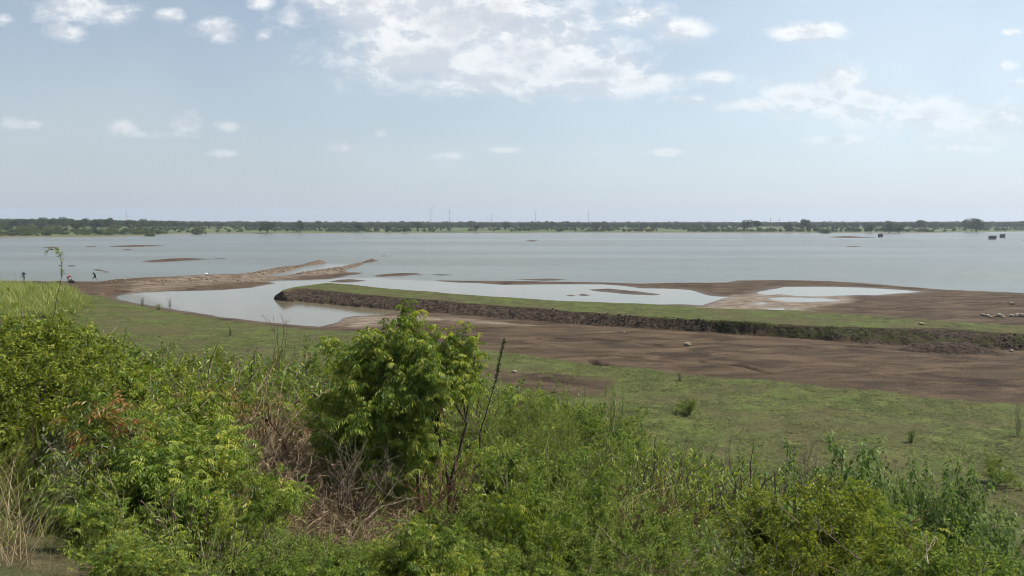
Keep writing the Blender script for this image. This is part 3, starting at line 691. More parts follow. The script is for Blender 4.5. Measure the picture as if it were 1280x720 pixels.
def scatter(name, pts, rots, scl, idx, protos, label=None):
    """one object of ground cover: the sprigs in protos set out on the given points"""
    coll = bpy.data.collections.new(name + '_sprigs')
    for i, me in enumerate(protos): coll.objects.link(bpy.data.objects.new('sprig_%02d' % i, me))
    me = bpy.data.meshes.new(name); me.vertices.add(len(pts)); me.vertices.foreach_set('co', np.ascontiguousarray(pts, np.float32).ravel())
    a = me.attributes.new('turn', 'FLOAT_VECTOR', 'POINT'); a.data.foreach_set('vector', np.ascontiguousarray(rots, np.float32).ravel())
    a = me.attributes.new('size', 'FLOAT', 'POINT'); a.data.foreach_set('value', np.ascontiguousarray(scl, np.float32))
    a = me.attributes.new('pick', 'INT', 'POINT'); a.data.foreach_set('value', np.ascontiguousarray(idx, np.int32))
    o = obj(name, me); g = bpy.data.node_groups.new(name, 'GeometryNodeTree')
    g.interface.new_socket('Geometry', in_out='INPUT', socket_type='NodeSocketGeometry'); g.interface.new_socket('Geometry', in_out='OUTPUT', socket_type='NodeSocketGeometry')
    gi = g.nodes.new('NodeGroupInput'); go = g.nodes.new('NodeGroupOutput'); ci = g.nodes.new('GeometryNodeCollectionInfo'); ip = g.nodes.new('GeometryNodeInstanceOnPoints')
    ci.inputs['Collection'].default_value = coll; ci.inputs['Separate Children'].default_value = True; ci.inputs['Reset Children'].default_value = True
    def na(nm, ty):
        n = g.nodes.new('GeometryNodeInputNamedAttribute'); n.data_type = ty; n.inputs['Name'].default_value = nm; return n.outputs['Attribute']
    e = g.nodes.new('FunctionNodeEulerToRotation')
    L = g.links.new; L(gi.outputs[0], ip.inputs['Points']); L(ci.outputs[0], ip.inputs['Instance']); ip.inputs['Pick Instance'].default_value = True
    L(na('pick', 'INT'), ip.inputs['Instance Index']); L(na('turn', 'FLOAT_VECTOR'), e.inputs[0]); L(e.outputs[0], ip.inputs['Rotation']); L(na('size', 'FLOAT'), ip.inputs['Scale']); L(ip.outputs[0], go.inputs[0])
    m = o.modifiers.new('scatter', 'NODES'); m.node_group = g
    return tag(o, kind='stuff')

RS = np.random.RandomState(11)
# ------------------------------------------------------------------ prototypes
PRO = {}
PRO['thorn'] = [proto_thorn(100 + i, 1.0, .85) for i in range(3)]
PRO['olive'] = [proto_thorn(120 + i, 1.0, .8, 'olive', 12, .040, .018, 3) for i in range(2)]
PRO['broad'] = [proto_broad(140 + i, 1.3, 10, ll=.105, lw=.085) for i in range(3)]
PRO['neem'] = [proto_neem(160 + i, 1.2, 5) for i in range(3)]
PRO['red'] = [proto_neem(170 + i, 1.2, 5, 'neem_red') for i in range(2)]
PRO['dark'] = [proto_broad(180, 1.0, 11, 'dark', .07, .04, .6)]
PRO['grey'] = [proto_broad(185 + i, 1.0, 10, 'grey', .06, .022, .6, step=.03) for i in range(2)]
PRO['rust'] = [proto_thorn(190, 1.0, .55, 'rust', 12, .03, .010, 2, .8, 'redbark')]
def _dry(seed, **k):
    a, w = proto_dry(seed, **k); return a, finish_wood('stalks', w, MAT['brush'], 4)
PRO['dry'] = [_dry(195 + i, mat='straw') for i in range(2)]
PRO['weed'] = [proto_broad(198 + i, .8, 12, 'neem', .05, .02, .6, step=.025) for i in range(2)]
SPRIG = {k: [join_lw('sprig', *p) for p in v] for k, v in PRO.items()}
SPRIG['grassy'] = [blades(460 + i, 46, 1.0, .011, .11, 'reed', 4, .9) for i in range(2)] + [blades(465, 30, 1.0, .007, .10, 'straw', 4, .8)]
def bare_stems(seed, n=5):
    pl = Plant(seed); rs = pl.rs
    for k in range(n):
        m = wander(rs, (rs.normal(0, .08), rs.normal(0, .08), 0), unit(np.array([rs.normal(0, .35), rs.normal(0, .35), 1])), rs.uniform(.7, 1.2), 9, .16, .0); pl.wood.append((m, taper(.006, .0022, 10)))
        for j in range(5): q, d = along(m, rs.uniform(.35, .95)); pl.wood.append((wander(rs, q, unit(d + rs.normal(0, .55, 3)), rs.uniform(.12, .35), 4, .2, 0), taper(.003, .0014, 5)))
    pl.simple([along(m, t) for m, _ in pl.wood[:6] for t in (.5, .9)], .03, .012, 1, .8)
    return join_lw('sprig', finish_leaf('foliage', pl, MAT['rust']), finish_wood('stems', pl.wood, MAT[('pale', 'twig', 'redbark')[seed % 3]], 4))
SPRIG['stems'] = [bare_stems(480 + i) for i in range(3)]

BIG = {'thorn': [proto_thorn(600 + i, 2.5, .6, 'mesq', 15, .042, .018, 2, 2.0) for i in range(3)], 'broad': [proto_broad(620 + i, 2.8, 17, ll=.125, lw=.085, lean=.24, step=.048) for i in range(3)], 'neem': [proto_neem(640 + i, 2.6, 6, tw_n=13, ll=.06, lw=.02) for i in range(2)],
       'grey': [proto_broad(650, 2.4, 12, 'grey', .08, .03, .4, step=.04)], 'dark': [proto_broad(655, 2.2, 13, 'dark', .09, .055, .5)]}
# ------------------------------------------------------------------ thickets on the embankment slope
def canopy_h(x, y):
    d = np.hypot(x, y); return np.clip(.45 + (d - 5) * .2, .4, 1.9)
zone = {}
NP = 10500
xs = RS.uniform(-35, 22, NP * 3); ys = RS.uniform(4.2, 42, NP * 3)
tt = xs / ys; s_ = xs * SA + ys * CA
toe = 20.5 + 2.0 * (fb(xs, ys, 4, 2, 5) - .5)
ok = (np.abs(tt) < np.where(np.hypot(xs, ys) < 14, 1.2, .88)) & (s_ < toe) & (np.hypot(xs, ys) > 4.6)
# thinner with distance, since far sprigs overlap in view
keep = RS.rand(len(xs)) < np.clip(1.0 * (7.5 / np.hypot(xs, ys)) ** .55, 0, 1)
ok &= keep
xs, ys = xs[ok], ys[ok]
zs = np.maximum(embankment(xs, ys), .7) - .05
w = {k: fb(xs, ys, 3.2, 3, 200 + 7 * i) for i, k in enumerate(('thorn', 'olive', 'broad', 'neem', 'weed', 'grey', 'dry', 'rust', 'red', 'dark', 'grassy', 'stems'))}
pxs = 640 + xs / ys * FPX
bias = {'thorn': .05, 'olive': -.01, 'broad': -.01, 'neem': .02, 'weed': .04, 'grey': -.01, 'dry': -.10, 'rust': -.12, 'red': -.24, 'dark': -.07, 'grassy': .0, 'stems': -.13}
dist = np.hypot(xs, ys)
for k in w: w[k] = w[k] + bias[k]
w['broad'] = w['broad'] + .16 * ((pxs > 860) & (dist > 11)) + .11 * (pxs > 850)
w['olive'] = w['olive'] + .06 * ((pxs > 960) & (pxs < 1200) & (dist < 11)) - .04 * (pxs < 300)
w['grassy'] = w['grassy'] + .04 * (pxs < 420); w['grey'] = w['grey'] + .05 * (pxs < 300)
w['red'] = w['red'] + .10 * ((pxs < 260) & (dist < 15))
w['neem'] = w['neem'] + .10 * ((pxs < 300) & (dist < 12)) + .13 * ((pxs > 560) & (pxs < 720) & (dist < 9))
w['rust'] = w['rust'] + .16 * ((pxs > 720) & (pxs < 850) & (dist < 9))
w['dry'] = w['dry'] + .35 * ((pxs > 240) & (pxs < 500) & (dist < 10.5) & (dist > 6.4))
w['thorn'] = w['thorn'] + .08 * ((pxs > 620) & (pxs < 900))
keys = list(w); pick = np.argmax(np.stack([w[k] + RS.normal(0, .022, len(xs)) for k in keys]), 0)
hh = canopy_h(xs, ys) * (.25 + 1.35 * fb(xs, ys, 1.9, 3, 300))
gap = fb(xs, ys, 1.3, 3, 320) < .37
BAND = np.interp(pxs, [-200, 0, 60, 120, 200, 300, 350, 420, 600, 650, 700, 760, 820, 900, 1000, 1100, 1200, 1280, 1500], [392, 396, 408, 430, 452, 460, 460, 466, 490, 500, 512, 562, 588, 600, 606, 622, 645, 670, 730])
hmax = EYE - (BAND - HORIZON) / FPX * dist - zs      # the thicket stays below the line its top draws against the plain
hh = np.minimum(hh, hmax * RS.uniform(.86, 1.0, len(xs)))
gap |= hh < .18
stray = RS.rand(len(xs)) < .03      # single bare stems stand up out of every kind of growth
pick[stray] = keys.index('stems'); hh[stray] *= 1.0
NAMES = {'thorn': 'thorn_scrub', 'olive': 'olive_scrub', 'broad': 'broadleaf_scrub', 'neem': 'neem_sprouts', 'weed': 'leafy_weeds', 'grey': 'grey_weeds', 'dry': 'dry_brush', 'rust': 'withered_weeds', 'red': 'reddish_sprouts', 'dark': 'dark_weeds', 'grassy': 'rank_grass', 'stems': 'bare_twigs'}
HT = {'thorn': 1.0, 'olive': 1.0, 'broad': 1.25, 'neem': 1.15, 'red': 1.15, 'dark': 1.0, 'grey': 1.0, 'rust': 1.0, 'dry': .75, 'weed': .8, 'grassy': .95, 'stems': .85}
for i, k in enumerate(keys):
    m = (pick == i) & ~gap
    m &= ~((pxs > 395) & (pxs < 625) & (dist > 5.9) & (dist < 10.6) & (RS.rand(len(xs)) < (.95 if k != 'dry' else .4)))     # the hollow under the small tree
    m &= ~((pxs > 250) & (pxs < 410) & (dist > 6.2) & (dist < 10.2) & (RS.rand(len(xs)) < (.93 if k != 'dry' else 0)))      # the dry brush beside it
    if not m.any(): continue
    n = m.sum(); sc = hh[m] / HT[k] * RS.uniform(.75, 1.2, n)
    if k == 'dry': sc = np.minimum(np.maximum(sc, .8), hmax[m] / .8)
    # on tall thickets leaves start higher: sprigs stand on the litter and on one another
    zz = zs[m].copy(); ex = np.maximum(0, hh[m] - 1.15) * .0
    rot = np.stack([RS.normal(0, .14, n), RS.normal(0, .14, n), RS.uniform(0, 6.28, n)], 1)
    scatter(NAMES[k], np.stack([xs[m], ys[m], zz + ex], 1), rot, sc, RS.randint(0, len(SPRIG[k]), n), SPRIG[k])

# ------------------------------------------------------------------ tall grass in the left corner, short grass on the plain
RB = [blades(400 + i, 24, 1.9, .075, .32, 'reed', 4, .75) for i in range(3)] + [join_lw('sprig', *PRO['weed'][0])]
n = 5200; u = RS.uniform(-260, 112, n); dd = RS.uniform(66, 112, n); x = (u - 640) / FPX * dd; y = dd
shr = sdist(x, y, LAND_LEFT); edge = 69 + 16 * (fb(x, y, 5, 3, 500) - .5) + 5 * RS.rand(n) + np.maximum(0, u - 70) * .28
k = (shr > 5) & (y > edge) & (y < 101 + 6 * (fb(x, y, 5, 2, 510) - .5)); x, y = x[k], y[k]
scatter('tall_grass', np.stack([x, y, gz(x, y) - .05], 1), np.stack([RS.normal(0, .08, len(x)), RS.normal(0, .08, len(x)), RS.uniform(0, 6, len(x))], 1), RS.uniform(.3, .9, len(x)) * (.65 + .7 * fb(x, y, 3, 2, 515)) * (1 - .45 * sst(70, 112, (x / y) * FPX + 640)), np.where(RS.rand(len(x)) < .18, 3, RS.randint(0, 3, len(x))), RB)
TB = [blades(420 + i, 22, .10, .007, .10, 'turf', 2, .9) for i in range(3)] + [blades(430, 14, .16, .009, .06, 'turf', 2, .9, (.6, 1))]
n = 30000; dd = 16 + 46 * RS.rand(n) ** .8; u = RS.uniform(-150, 1430, n); x = (u - 640) / FPX * dd; y = dd
g = sdist(x, y, GRASS_NEAR); s_ = x * SA + y * CA
k = (g > .2) & (s_ > 19.5) & (fb(x, y, 2.2, 4, 520) > .40 + .12 * RS.rand(n)) & ~((sdist(x, y, BARE) > 0) & (RS.rand(n) < .8)); x, y = x[k], y[k]
scatter('short_grass', np.stack([x, y, gz(x, y)], 1), np.stack([np.zeros(len(x)), np.zeros(len(x)), RS.uniform(0, 6, len(x))], 1), RS.uniform(.4, 1.25, len(x)), RS.randint(0, 4, len(x)), TB)
BB = [blades(440 + i, 20, .2, .02, .22, 'turf', 2, .9) for i in range(2)] + [SPRIG['weed'][0]]
n = 2600; tt = RS.uniform(on(900, 410)[0] / on(900, 410)[1], on(1500, 440)[0] / on(1500, 440)[1], n); dd = b_toe(tt) + RS.uniform(.25, .93, n) * (b_near(tt) - b_toe(tt)); x = tt * dd; y = dd
qm = on(1185, 434, .6); k = ~(((x - qm[0]) / 3.6) ** 2 + ((y - qm[1]) / 2.2) ** 2 < 1) & (fb(x, y, 2.5, 3, 530) > .42); x, y = x[k], y[k]
scatter('bank_weeds', np.stack([x, y, gz(x, y)], 1), np.stack([np.zeros(len(x)), np.zeros(len(x)), RS.uniform(0, 6, len(x))], 1), RS.uniform(.35, 1.1, len(x)) * .8 * np.where((kk_ := RS.rand(len(x)) < .04), .45, 1), np.where(kk_, 2, RS.randint(0, 2, len(x))), BB)
# ------------------------------------------------------------------ shrubs and plants that stand out
def mh(me):
    v = np.empty(len(me.vertices) * 3, np.float32); me.vertices.foreach_get('co', v); return float(np.percentile(v[2::3], 99.3))
BH = {k: [mh(a[0]) for a in v] for k, v in BIG.items()}
HP = {k: [mh(a[0]) for a in v] for k, v in PRO.items()}
def shrub(kind, i, px, top, Y, label, name='shrub', cat='shrub', rz=None, fat=1.0, group=None, wood='stems'):
    i = i % len(PRO[kind]); q = at(px, top, Y); base = gz1(q[0], q[1]); src, hp = (BIG, BH) if kind in BIG and q[2] - base > 1.75 else (PRO, HP); i = i % len(src[kind]); s = max(.1, (q[2] - base) / hp[kind][i])
    r = empty(name, (q[0], q[1], base - .04), RS.uniform(0, 6.28) if rz is None else rz, s); r.scale = (s * fat, s * fat, s)
    a, b = src[kind][i]; obj('foliage', a, r); obj(wood, b, r)
    return tag(r, label, cat, group)
S_ = shrub
TALL = [
 ('broad', 0, 1058, 541, 17.0, 'tallest broad-leaved shrub, with pale hanging leaves, rising over the green plain right of centre', 1.0),
 ('broad', 1, 1030, 560, 16.4, 'broad-leaved shrub close on the left of the tallest pale-leaved shrub', .9),
 ('broad', 2, 1093, 566, 16.2, 'broad-leaved shrub close on the right of the tallest pale-leaved shrub', .8),
 ('broad', 1, 984, 566, 16.5, 'low dark green broad-leaved shrub two shrubs left of the tallest pale one', .9),
 ('broad', 2, 926, 562, 16.8, 'slim broad-leaved shoot between the drooping pair and the low dark green shrub', .55),
 ('broad', 0, 873, 556, 17.2, 'broad-leaved shrub with drooping leaves, right of the pair of slim dark shoots', .7),
 ('broad', 2, 846, 553, 17.4, 'slim dark leafy shoot, right one of the pair below the weedy patch of the plain', .5),
 ('broad', 1, 803, 537, 17.8, 'highest slim dark leafy shoot where thicket meets plain, left one of the pair', .5),
 ('broad', 0, 1146, 587, 15.0, 'narrow leafy shrub left of the group of tall dark shrubs on the right', .6),
 ('broad', 1, 1172, 584, 14.8, 'medium dark broad-leaved shrub between the narrow shrub and the spire-topped one', .7),
 ('broad', 2, 1204, 571, 14.6, 'dark broad-leaved shrub with a spire-like top on the right of the plain', .62),
 ('broad', 0, 1224, 598, 14.2, 'dark broad-leaved shrub leaning down to the right of the spire-topped one', .8),
 ('broad', 1, 1262, 632, 13.0, 'bright green broad-leaved bush at the right edge of the thicket', .9),
 ('thorn', 0, 640, 478, 13.0, 'yellowish fine-leaved bush just behind the right side of the small tree', .8),
 ('thorn', 1, 690, 484, 13.5, 'fine-leaved bush with two upright tips right of the small tree', .75),
 ('thorn', 2, 735, 512, 13.2, 'dark round fine-leaved bush beside the bare brown patch of ground', .7),
 ('broad', 2, 766, 482, 15.5, 'very thin plant with a leafy tip and a pale bent stem above the brown patch', .22),
 ('thorn', 0, 700, 560, 9.6, 'dense low fine-leaved bush in front of the upright-tipped bush', .9),
 ('olive', 0, 1060, 640, 9.0, 'wide yellow-olive fine-leaved bush below the tallest pale-leaved shrub', 1.1),
 ('olive', 1, 1135, 655, 8.4, 'yellow-olive fine-leaved bush low on the right, with grey twigs before it', 1.0),
 ('olive', 0, 985, 655, 8.6, 'yellow-olive bush left of the wide olive bush', .9),
 ('dark', 0, 316, 447, 20.0, 'dark green rounded bush beside the bare dead shrub', .8),
 ('broad', 0, 262, 447, 21.0, 'bright broad-leaved bush left of the dark rounded bush', .8),
 ('broad', 2, 244, 452, 20.4, 'shorter broad-leaved bush at the left end of the broad-leaved clump', .8),
 ('broad', 1, 376, 432, 20.0, 'grey-green leafy bush between the bare dead shrub and the small tree', .55),
 ('grey', 0, 295, 470, 16.0, 'greyish small-leaved bush below the dark rounded bush', .9),
 ('red', 0, 135, 456, 12.6, 'reddish-tipped sapling standing at the edge of the left thicket', .6),
 ('neem', 1, 112, 418, 11.0, 'feathery sapling leaning over the short grass on the left', .28),
 ('neem', 2, 92, 395, 10.0, 'long feathery shoot reaching right towards the lagoon from the left thicket', .25),
 ('neem', 0, 20, 400, 9.6, 'feathery bush in the far left corner of the thicket', .75),
 ('grey', 1, 45, 428, 12.0, 'blue-grey feathery bush at the left edge under the tall grass', .7),
 ('thorn', 2, 170, 462, 15.0, 'yellow-green fine-leaved bush right of the reddish-tipped sapling', .9),
 ('thorn', 1, 30, 470, 11.0, 'yellow-green fine-leaved bush at the left edge of the picture', .8),
 ('thorn', 0, 215, 478, 14.0, 'light green fine-leaved bush below the broad-leaved clump on the left', .9),
 ('neem', 0, 640, 600, 7.2, 'bright neem sapling with drooping leaves right of the tree trunk', .55),
 ('neem', 2, 690, 640, 6.4, 'neem sapling with a dark upright stem at the bottom, right of centre', .5),
 ('neem', 1, 622, 672, 6.2, 'neem sapling with yellowish leaf tips below the trunk of the small tree', .5),
 ('weed', 0, 330, 665, 6.0, 'round bush of small bright leaves in front of the dry brush', .8),
 ('weed', 1, 452, 632, 6.8, 'small upright weed with bright leaves climbing among the dry stems', .35),
 ('weed', 0, 400, 662, 6.0, 'low bright weed bush at the bottom left of the hollow under the tree', .8),
 ('weed', 1, 500, 655, 6.4, 'low bright weed bush at the bottom right of the hollow under the tree', .8),
 ('rust', 0, 750, 590, 9.4, 'tall reddish-brown withered weed in the green thicket right of centre', .45),
 ('rust', 0, 835, 600, 9.2, 'second reddish-brown withered weed, further right and a little lower', .5),
 ('rust', 0, 790, 640, 7.6, 'broad clump of brown withered stems low in the thicket right of centre', .8),
 ('grey', 0, 905, 640, 8.6, 'greyish narrow-leaved bush between the withered clump and the olive bush', .9),
 ('broad', 2, 225, 665, 6.0, 'glossy broad-leaved plant at the bottom left below the dry brush', .7),
 ('dark', 0, 60, 560, 7.6, 'dark leafy bush behind the reddish sapling at the bottom left', .9),
 ('thorn', 1, 75, 655, 5.3, 'fine-leaved bush filling the lower left corner beside the tan grass clump', 1.0),
 ('weed', 1, 25, 690, 5.0, 'low small-leaved weed in the very bottom left corner', 1.2),
 ('neem', 2, 15, 600, 6.2, 'feathery green bush in the lower left corner', .7)]
for kind, i, px, top, Y, lab, fat in TALL:
    S_(kind, i, px, top, Y, lab, {'neem': 'neem_sapling', 'red': 'neem_sapling', 'rust': 'withered_weed', 'weed': 'leafy_weed', 'grey': 'greyish_shrub', 'broad': 'broadleaf_shrub', 'thorn': 'thorn_shrub', 'olive': 'olive_green_shrub', 'dark': 'dark_leaved_shrub'}[kind],
       {'neem': 'sapling', 'red': 'sapling', 'rust': 'weed', 'weed': 'weed'}.get(kind, 'shrub'), fat=fat)
for px, py, hpx, kind, fat, lab in ((178, 378, 8, 'grey', .9, 'tallest small weed on the lagoon shore'), (197, 383, 4, 'weed', 1.2, 'low spreading weed on the grass by the lagoon'), (212, 379, 9, 'grey', .5, 'thin weed with a bare top beside the lagoon edge'),
    (287, 416, 9, 'dark', .7, 'small dark seedling alone on the short grass'), (862, 514, 18, 'thorn', .75, 'sparse greyish weed standing in the middle of the green plain'), (1139, 549, 14, 'broad', .8, 'small bright plant alone on the grass right of the tallest shrub'),
    (1276, 540, 45, 'grey', .35, 'thin straw-coloured plant at the right edge of the plain'), (1245, 600, 28, 'thorn', .8, 'loose green weed on the plain beside the dark shrubs on the right'), (850, 470, 5, 'dark', 1, 'tiny plant at the border of mud and grass'), (1010, 396, 6, 'rust', .8, 'small brown shrub stump on the edge of the grassy bank')):
    q = on(px, py + 0, .7 if py > 400 else .45)
    if px == 1010: q = on(px, 393, 1.0)
    S_(kind, 0, px, py - hpx, q[1], lab, 'small_plant', 'plant', fat=fat * 1.2)

def central_tree():
    pl = Plant(901); rs = pl.rs
    base = at(566, 700, 9.0); base[2] = gz1(base[0], base[1]) - .05
    fork = at(562, 603, 9.0)
    b1 = at(527, 690, 9.1); b1[2] = gz1(b1[0], b1[1]) - .05; b2 = at(541, 690, 9.15); b2[2] = gz1(b2[0], b2[1]) - .05
    root = empty('small_neem_tree', base)
    def loc(p): return np.array(p) - base
    trunk = [(loc(limb(rs, base, fork, 8, .02)), taper(.042, .032, 8))]
    A = at(547, 540, 9.0); B = at(583, 530, 9.1)
    trunk += [(loc(limb(rs, fork, A, 7, .03)), taper(.024, .016, 7)), (loc(limb(rs, fork, B, 7, .03)), taper(.021, .014, 7))]
    C = at(520, 560, 9.1); Dd = at(536, 580, 9.1)
    trunk += [(loc(limb(rs, b1, C, 8, .03)), taper(.028, .018, 8)), (loc(limb(rs, b2, Dd, 8, .03)), taper(.020, .013, 8))]
    ends = [(A, (500, 398, 9.1), 12), (A, (520, 425, 8.9), 11), (A, (548, 440, 9.2), 9), (C, (482, 415, 8.9), 11), (C, (448, 428, 8.9), 11), (C, (425, 448, 9.2), 8), (C, (436, 480, 8.7), 9), (C, (415, 520, 8.9), 9), (C, (408, 560, 9.0), 9), (C, (425, 592, 8.8), 8), (C, (455, 560, 8.6), 9),
            (C, (470, 500, 8.6), 10), (A, (505, 480, 8.6), 11), (A, (535, 490, 8.65), 9), (B, (592, 422, 9.2), 10), (B, (570, 450, 9.0), 10), (Dd, (485, 600, 9.0), 8), (Dd, (470, 620, 9.2), 6), (Dd, (505, 560, 8.7), 9), (Dd, (525, 615, 9.3), 4), (C, (498, 445, 9.5), 9), (C, (460, 470, 9.5), 9), (Dd, (440, 545, 9.4), 8), (Dd, (500, 520, 9.4), 8),
            (C, (405, 500, 9.2), 10), (C, (400, 535, 8.8), 10), (C, (412, 575, 8.7), 10), (C, (402, 605, 9.0), 8), (Dd, (440, 600, 8.5), 9), (Dd, (430, 625, 8.9), 7), (Dd, (460, 585, 8.4), 9), (C, (450, 520, 8.4), 9), (A, (530, 455, 8.6), 10), (A, (560, 430, 9.1), 9), (B, (545, 470, 8.6), 8), (A, (540, 410, 9.2), 7), (Dd, (490, 570, 8.4), 9), (Dd, (520, 545, 8.5), 8), (C, (470, 445, 8.7), 10), (C, (420, 430, 9.0), 7)]
    nodes = []; thin = []
    for o, (px, py, Y), k in ends:
        e = at(px, py + 6, Y); m = limb(rs, o, e, 12, .06, .05); thin.append((loc(m), taper(.012, .004, 12)))
        pl.wood = []
        for tw in twigs_on(pl, m, .32, int(k * 1.5), .34, .10, r=.0035):
            for t in np.linspace(.15, .999, 11): p, d = along(tw, t); nodes.append((loc(p), unit(d * .6 + rs.normal(0, .6, 3) + np.array([0, 0, .25]))))
        thin += [(loc(a), b) for a, b in pl.wood]
        for t in np.linspace(.5, .999, 8): p, d = along(m, t); nodes.append((loc(p), unit(d + rs.normal(0, .7, 3) + np.array([0, 0, .35]))))
    pl.wood = []; pl.L = []
    pl.compound(nodes, .18, 6, .062, .017, 1.15)
    obj('crown', finish_leaf('crown', pl, MAT['neem']), root); obj('trunk', finish_wood('trunk', trunk, MAT['bark'], 8), root); obj('branches', finish_wood('branches', thin, MAT['bark'], 5), root)
    return tag(root, 'small dense neem tree with two forking stems over the dry brush in the middle', 'tree')
central_tree()

# lower sprouts on its trunk, leaning spindly shoot, dead shrub and the fallen sticks
def stick_thing(name, label, cat, lines, mat, base, leaf=None, lm=None, part='branches', lp='leaves'):
    base = np.array(base); root = empty(name, base); obj(part, finish_wood(part, [(np.array(p) - base, r) for p, r in lines], MAT[mat], 6), root)
    if leaf is not None:
        pl = Plant(5); pl.simple([(np.array(p) - base, d) for p, d in leaf[0]], *leaf[1:]); obj(lp, finish_leaf(lp, pl, MAT[lm]), root)
    return tag(root, label, cat)
rs = np.random.RandomState(31)
a, b = at(600, 540, 11.0), at(631, 424, 11.0); mid = at(619, 478, 11.0); g0 = a.copy(); g0[2] = gz1(a[0], a[1])
m = np.vstack([limb(rs, g0, a, 6, .02), limb(rs, a, mid, 5, .03)[1:], limb(rs, mid, b, 6, .04)[1:]])
nd = [along(m, t) for t in np.linspace(.6, .999, 120)]
stick_thing('spindly_shoot', 'dark spindly shoot leaning up to the right beside the small tree', 'shoot', [(m, taper(.014, .004, len(m)))], 'bark', g0, (nd, .055, .016, 2, .7, .1), 'dark')
a, b = at(66, 400, 16.0), at(76, 318, 16.0); g0 = a.copy(); g0[2] = gz1(a[0], a[1])
m = np.vstack([limb(rs, g0, a, 5, .03), limb(rs, a, at(77, 345, 16.0), 6, .03)[1:], limb(rs, at(77, 345, 16.0), b, 6, .03)[1:], limb(rs, b, at(72, 313, 16.0), 4, .02)[1:], limb(rs, at(72, 313, 16.0), at(57, 315, 16.0), 4, .02, .15)[1:]])
nd = [along(m, t) for t in np.linspace(.30, .999, 70)]
stick_thing('tall_thin_shoot', 'single tall thin shoot with a bent tip rising above the tall grass against the lake', 'shoot', [(m, taper(.010, .004, len(m)))], 'twig', g0, (nd, .10, .026, 1, .8, .3, (.2, .9)), 'neem')
def dead_shrub(px, py, Y, top, n, seed, name, label, mat='twig', wide=26):
    rs = np.random.RandomState(seed); b = at(px, py, Y); b[2] = gz1(b[0], b[1]); L = []
    for k in range(n):
        e = at(px + rs.uniform(-.5, 1) * wide, top + rs.uniform(0, 60), Y + rs.uniform(-.4, .4)); m = limb(rs, b + rs.normal(0, .05, 3) * [1, 1, 0], e, 12, .07); L.append((m, taper(.018, .0045, 12)))
        for j in range(7):
            t = rs.uniform(.35, .98); p, d = along(m, t); w = wander(rs, p, unit(d + rs.normal(0, .5, 3)), rs.uniform(.25, .6), 5, .2, .05); L.append((w, taper(.006, .0025, 6)))
            for q in range(3): p2, d2 = along(w, rs.uniform(.2, 1)); w2 = wander(rs, p2, unit(d2 + rs.normal(0, .6, 3)), rs.uniform(.1, .28), 4, .2, .05); L.append((w2, taper(.0035, .0018, 5)))
    stick_thing(name, label, 'shrub', L, mat, b)
dead_shrub(345, 510, 19.0, 392, 6, 41, 'dead_shrub', 'bare grey dead shrub with fine twigs rising left of the small tree against the lagoon')
dead_shrub(1012, 560, 15.5, 535, 3, 43, 'dead_shrub', 'bare pale twigs sticking up left of the tallest broad-leaved shrub', 'pale', 16)
dead_shrub(905, 560, 15.5, 530, 3, 44, 'dead_shrub', 'few bare pale twigs against the plain above the slim broad-leaved shoot', 'pale', 12)
dead_shrub(425, 640, 7.6, 575, 8, 45, 'dead_shrub', 'tangle of bare stems in the dark hollow under the small tree', 'twig', 60)
dead_shrub(545, 660, 8.2, 590, 7, 46, 'dead_shrub', 'reddish bare stems beside the trunk of the small tree', 'redbark', 40)
def branch(pts, r, mat, name, label, cat='branch', seed=3, side=3):
    rs = np.random.RandomState(seed); P_ = [at(*p) for p in pts]; m = P_[0][None]
    for a, b in zip(P_[:-1], P_[1:]): m = np.vstack([m, limb(rs, a, b, 5, .05)[1:]])
    L = [(m, taper(r, r * .4, len(m)))]
    for j in range(side): p, d = along(m, rs.uniform(.3, .95)); L.append((wander(rs, p, unit(d + rs.normal(0, .5, 3)), .25, 5, .2, 0), taper(r * .4, r * .15, 6)))
    stick_thing(name, label, cat, L, mat, m[0])
branch([(362, 575, 9.0), (352, 545, 9.0), (335, 524, 9.0), (318, 517, 9.0)], .016, 'redbark', 'curved_dead_branch', 'reddish curved dead branch arching over the dry brush')
branch([(792, 704, 6.4), (770, 680, 6.6), (748, 656, 6.8)], .008, 'pale', 'pale_stick', 'straight pale stick lying slanted across the thicket below the withered weeds', side=1)
branch([(430, 690, 6.0), (455, 650, 6.2), (478, 632, 6.4), (520, 622, 6.6)], .009, 'twig', 'grey_stick', 'grey bent stick crossing the hollow under the small tree', side=2)
branch([(330, 715, 5.6), (350, 690, 5.8), (372, 672, 6.0)], .010, 'pale', 'pale_stick', 'pale dead branch in the bottom left of the brush, near the broad-leaved plant')
branch([(1160, 705, 6.5), (1158, 690, 6.6), (1168, 672, 6.7)], .008, 'pale', 'pale_stick', 'pale forked twig low among the olive bushes on the right', side=3)
branch([(1075, 700, 6.8), (1040, 672, 7.2), (1015, 648, 7.6)], .008, 'twig', 'grey_stick', 'long grey twig slanting over the wide olive bush')
branch([(1000, 655, 8.0), (975, 632, 8.4), (962, 615, 8.6)], .008, 'twig', 'grey_stick', 'grey twig slanting up left of the wide olive bush', side=2)
branch([(766, 540, 15.0), (770, 512, 15.2), (767, 495, 15.3)], .012, 'pale', 'pale_stick', 'pale bent bare stem standing beside the brown patch', side=0)
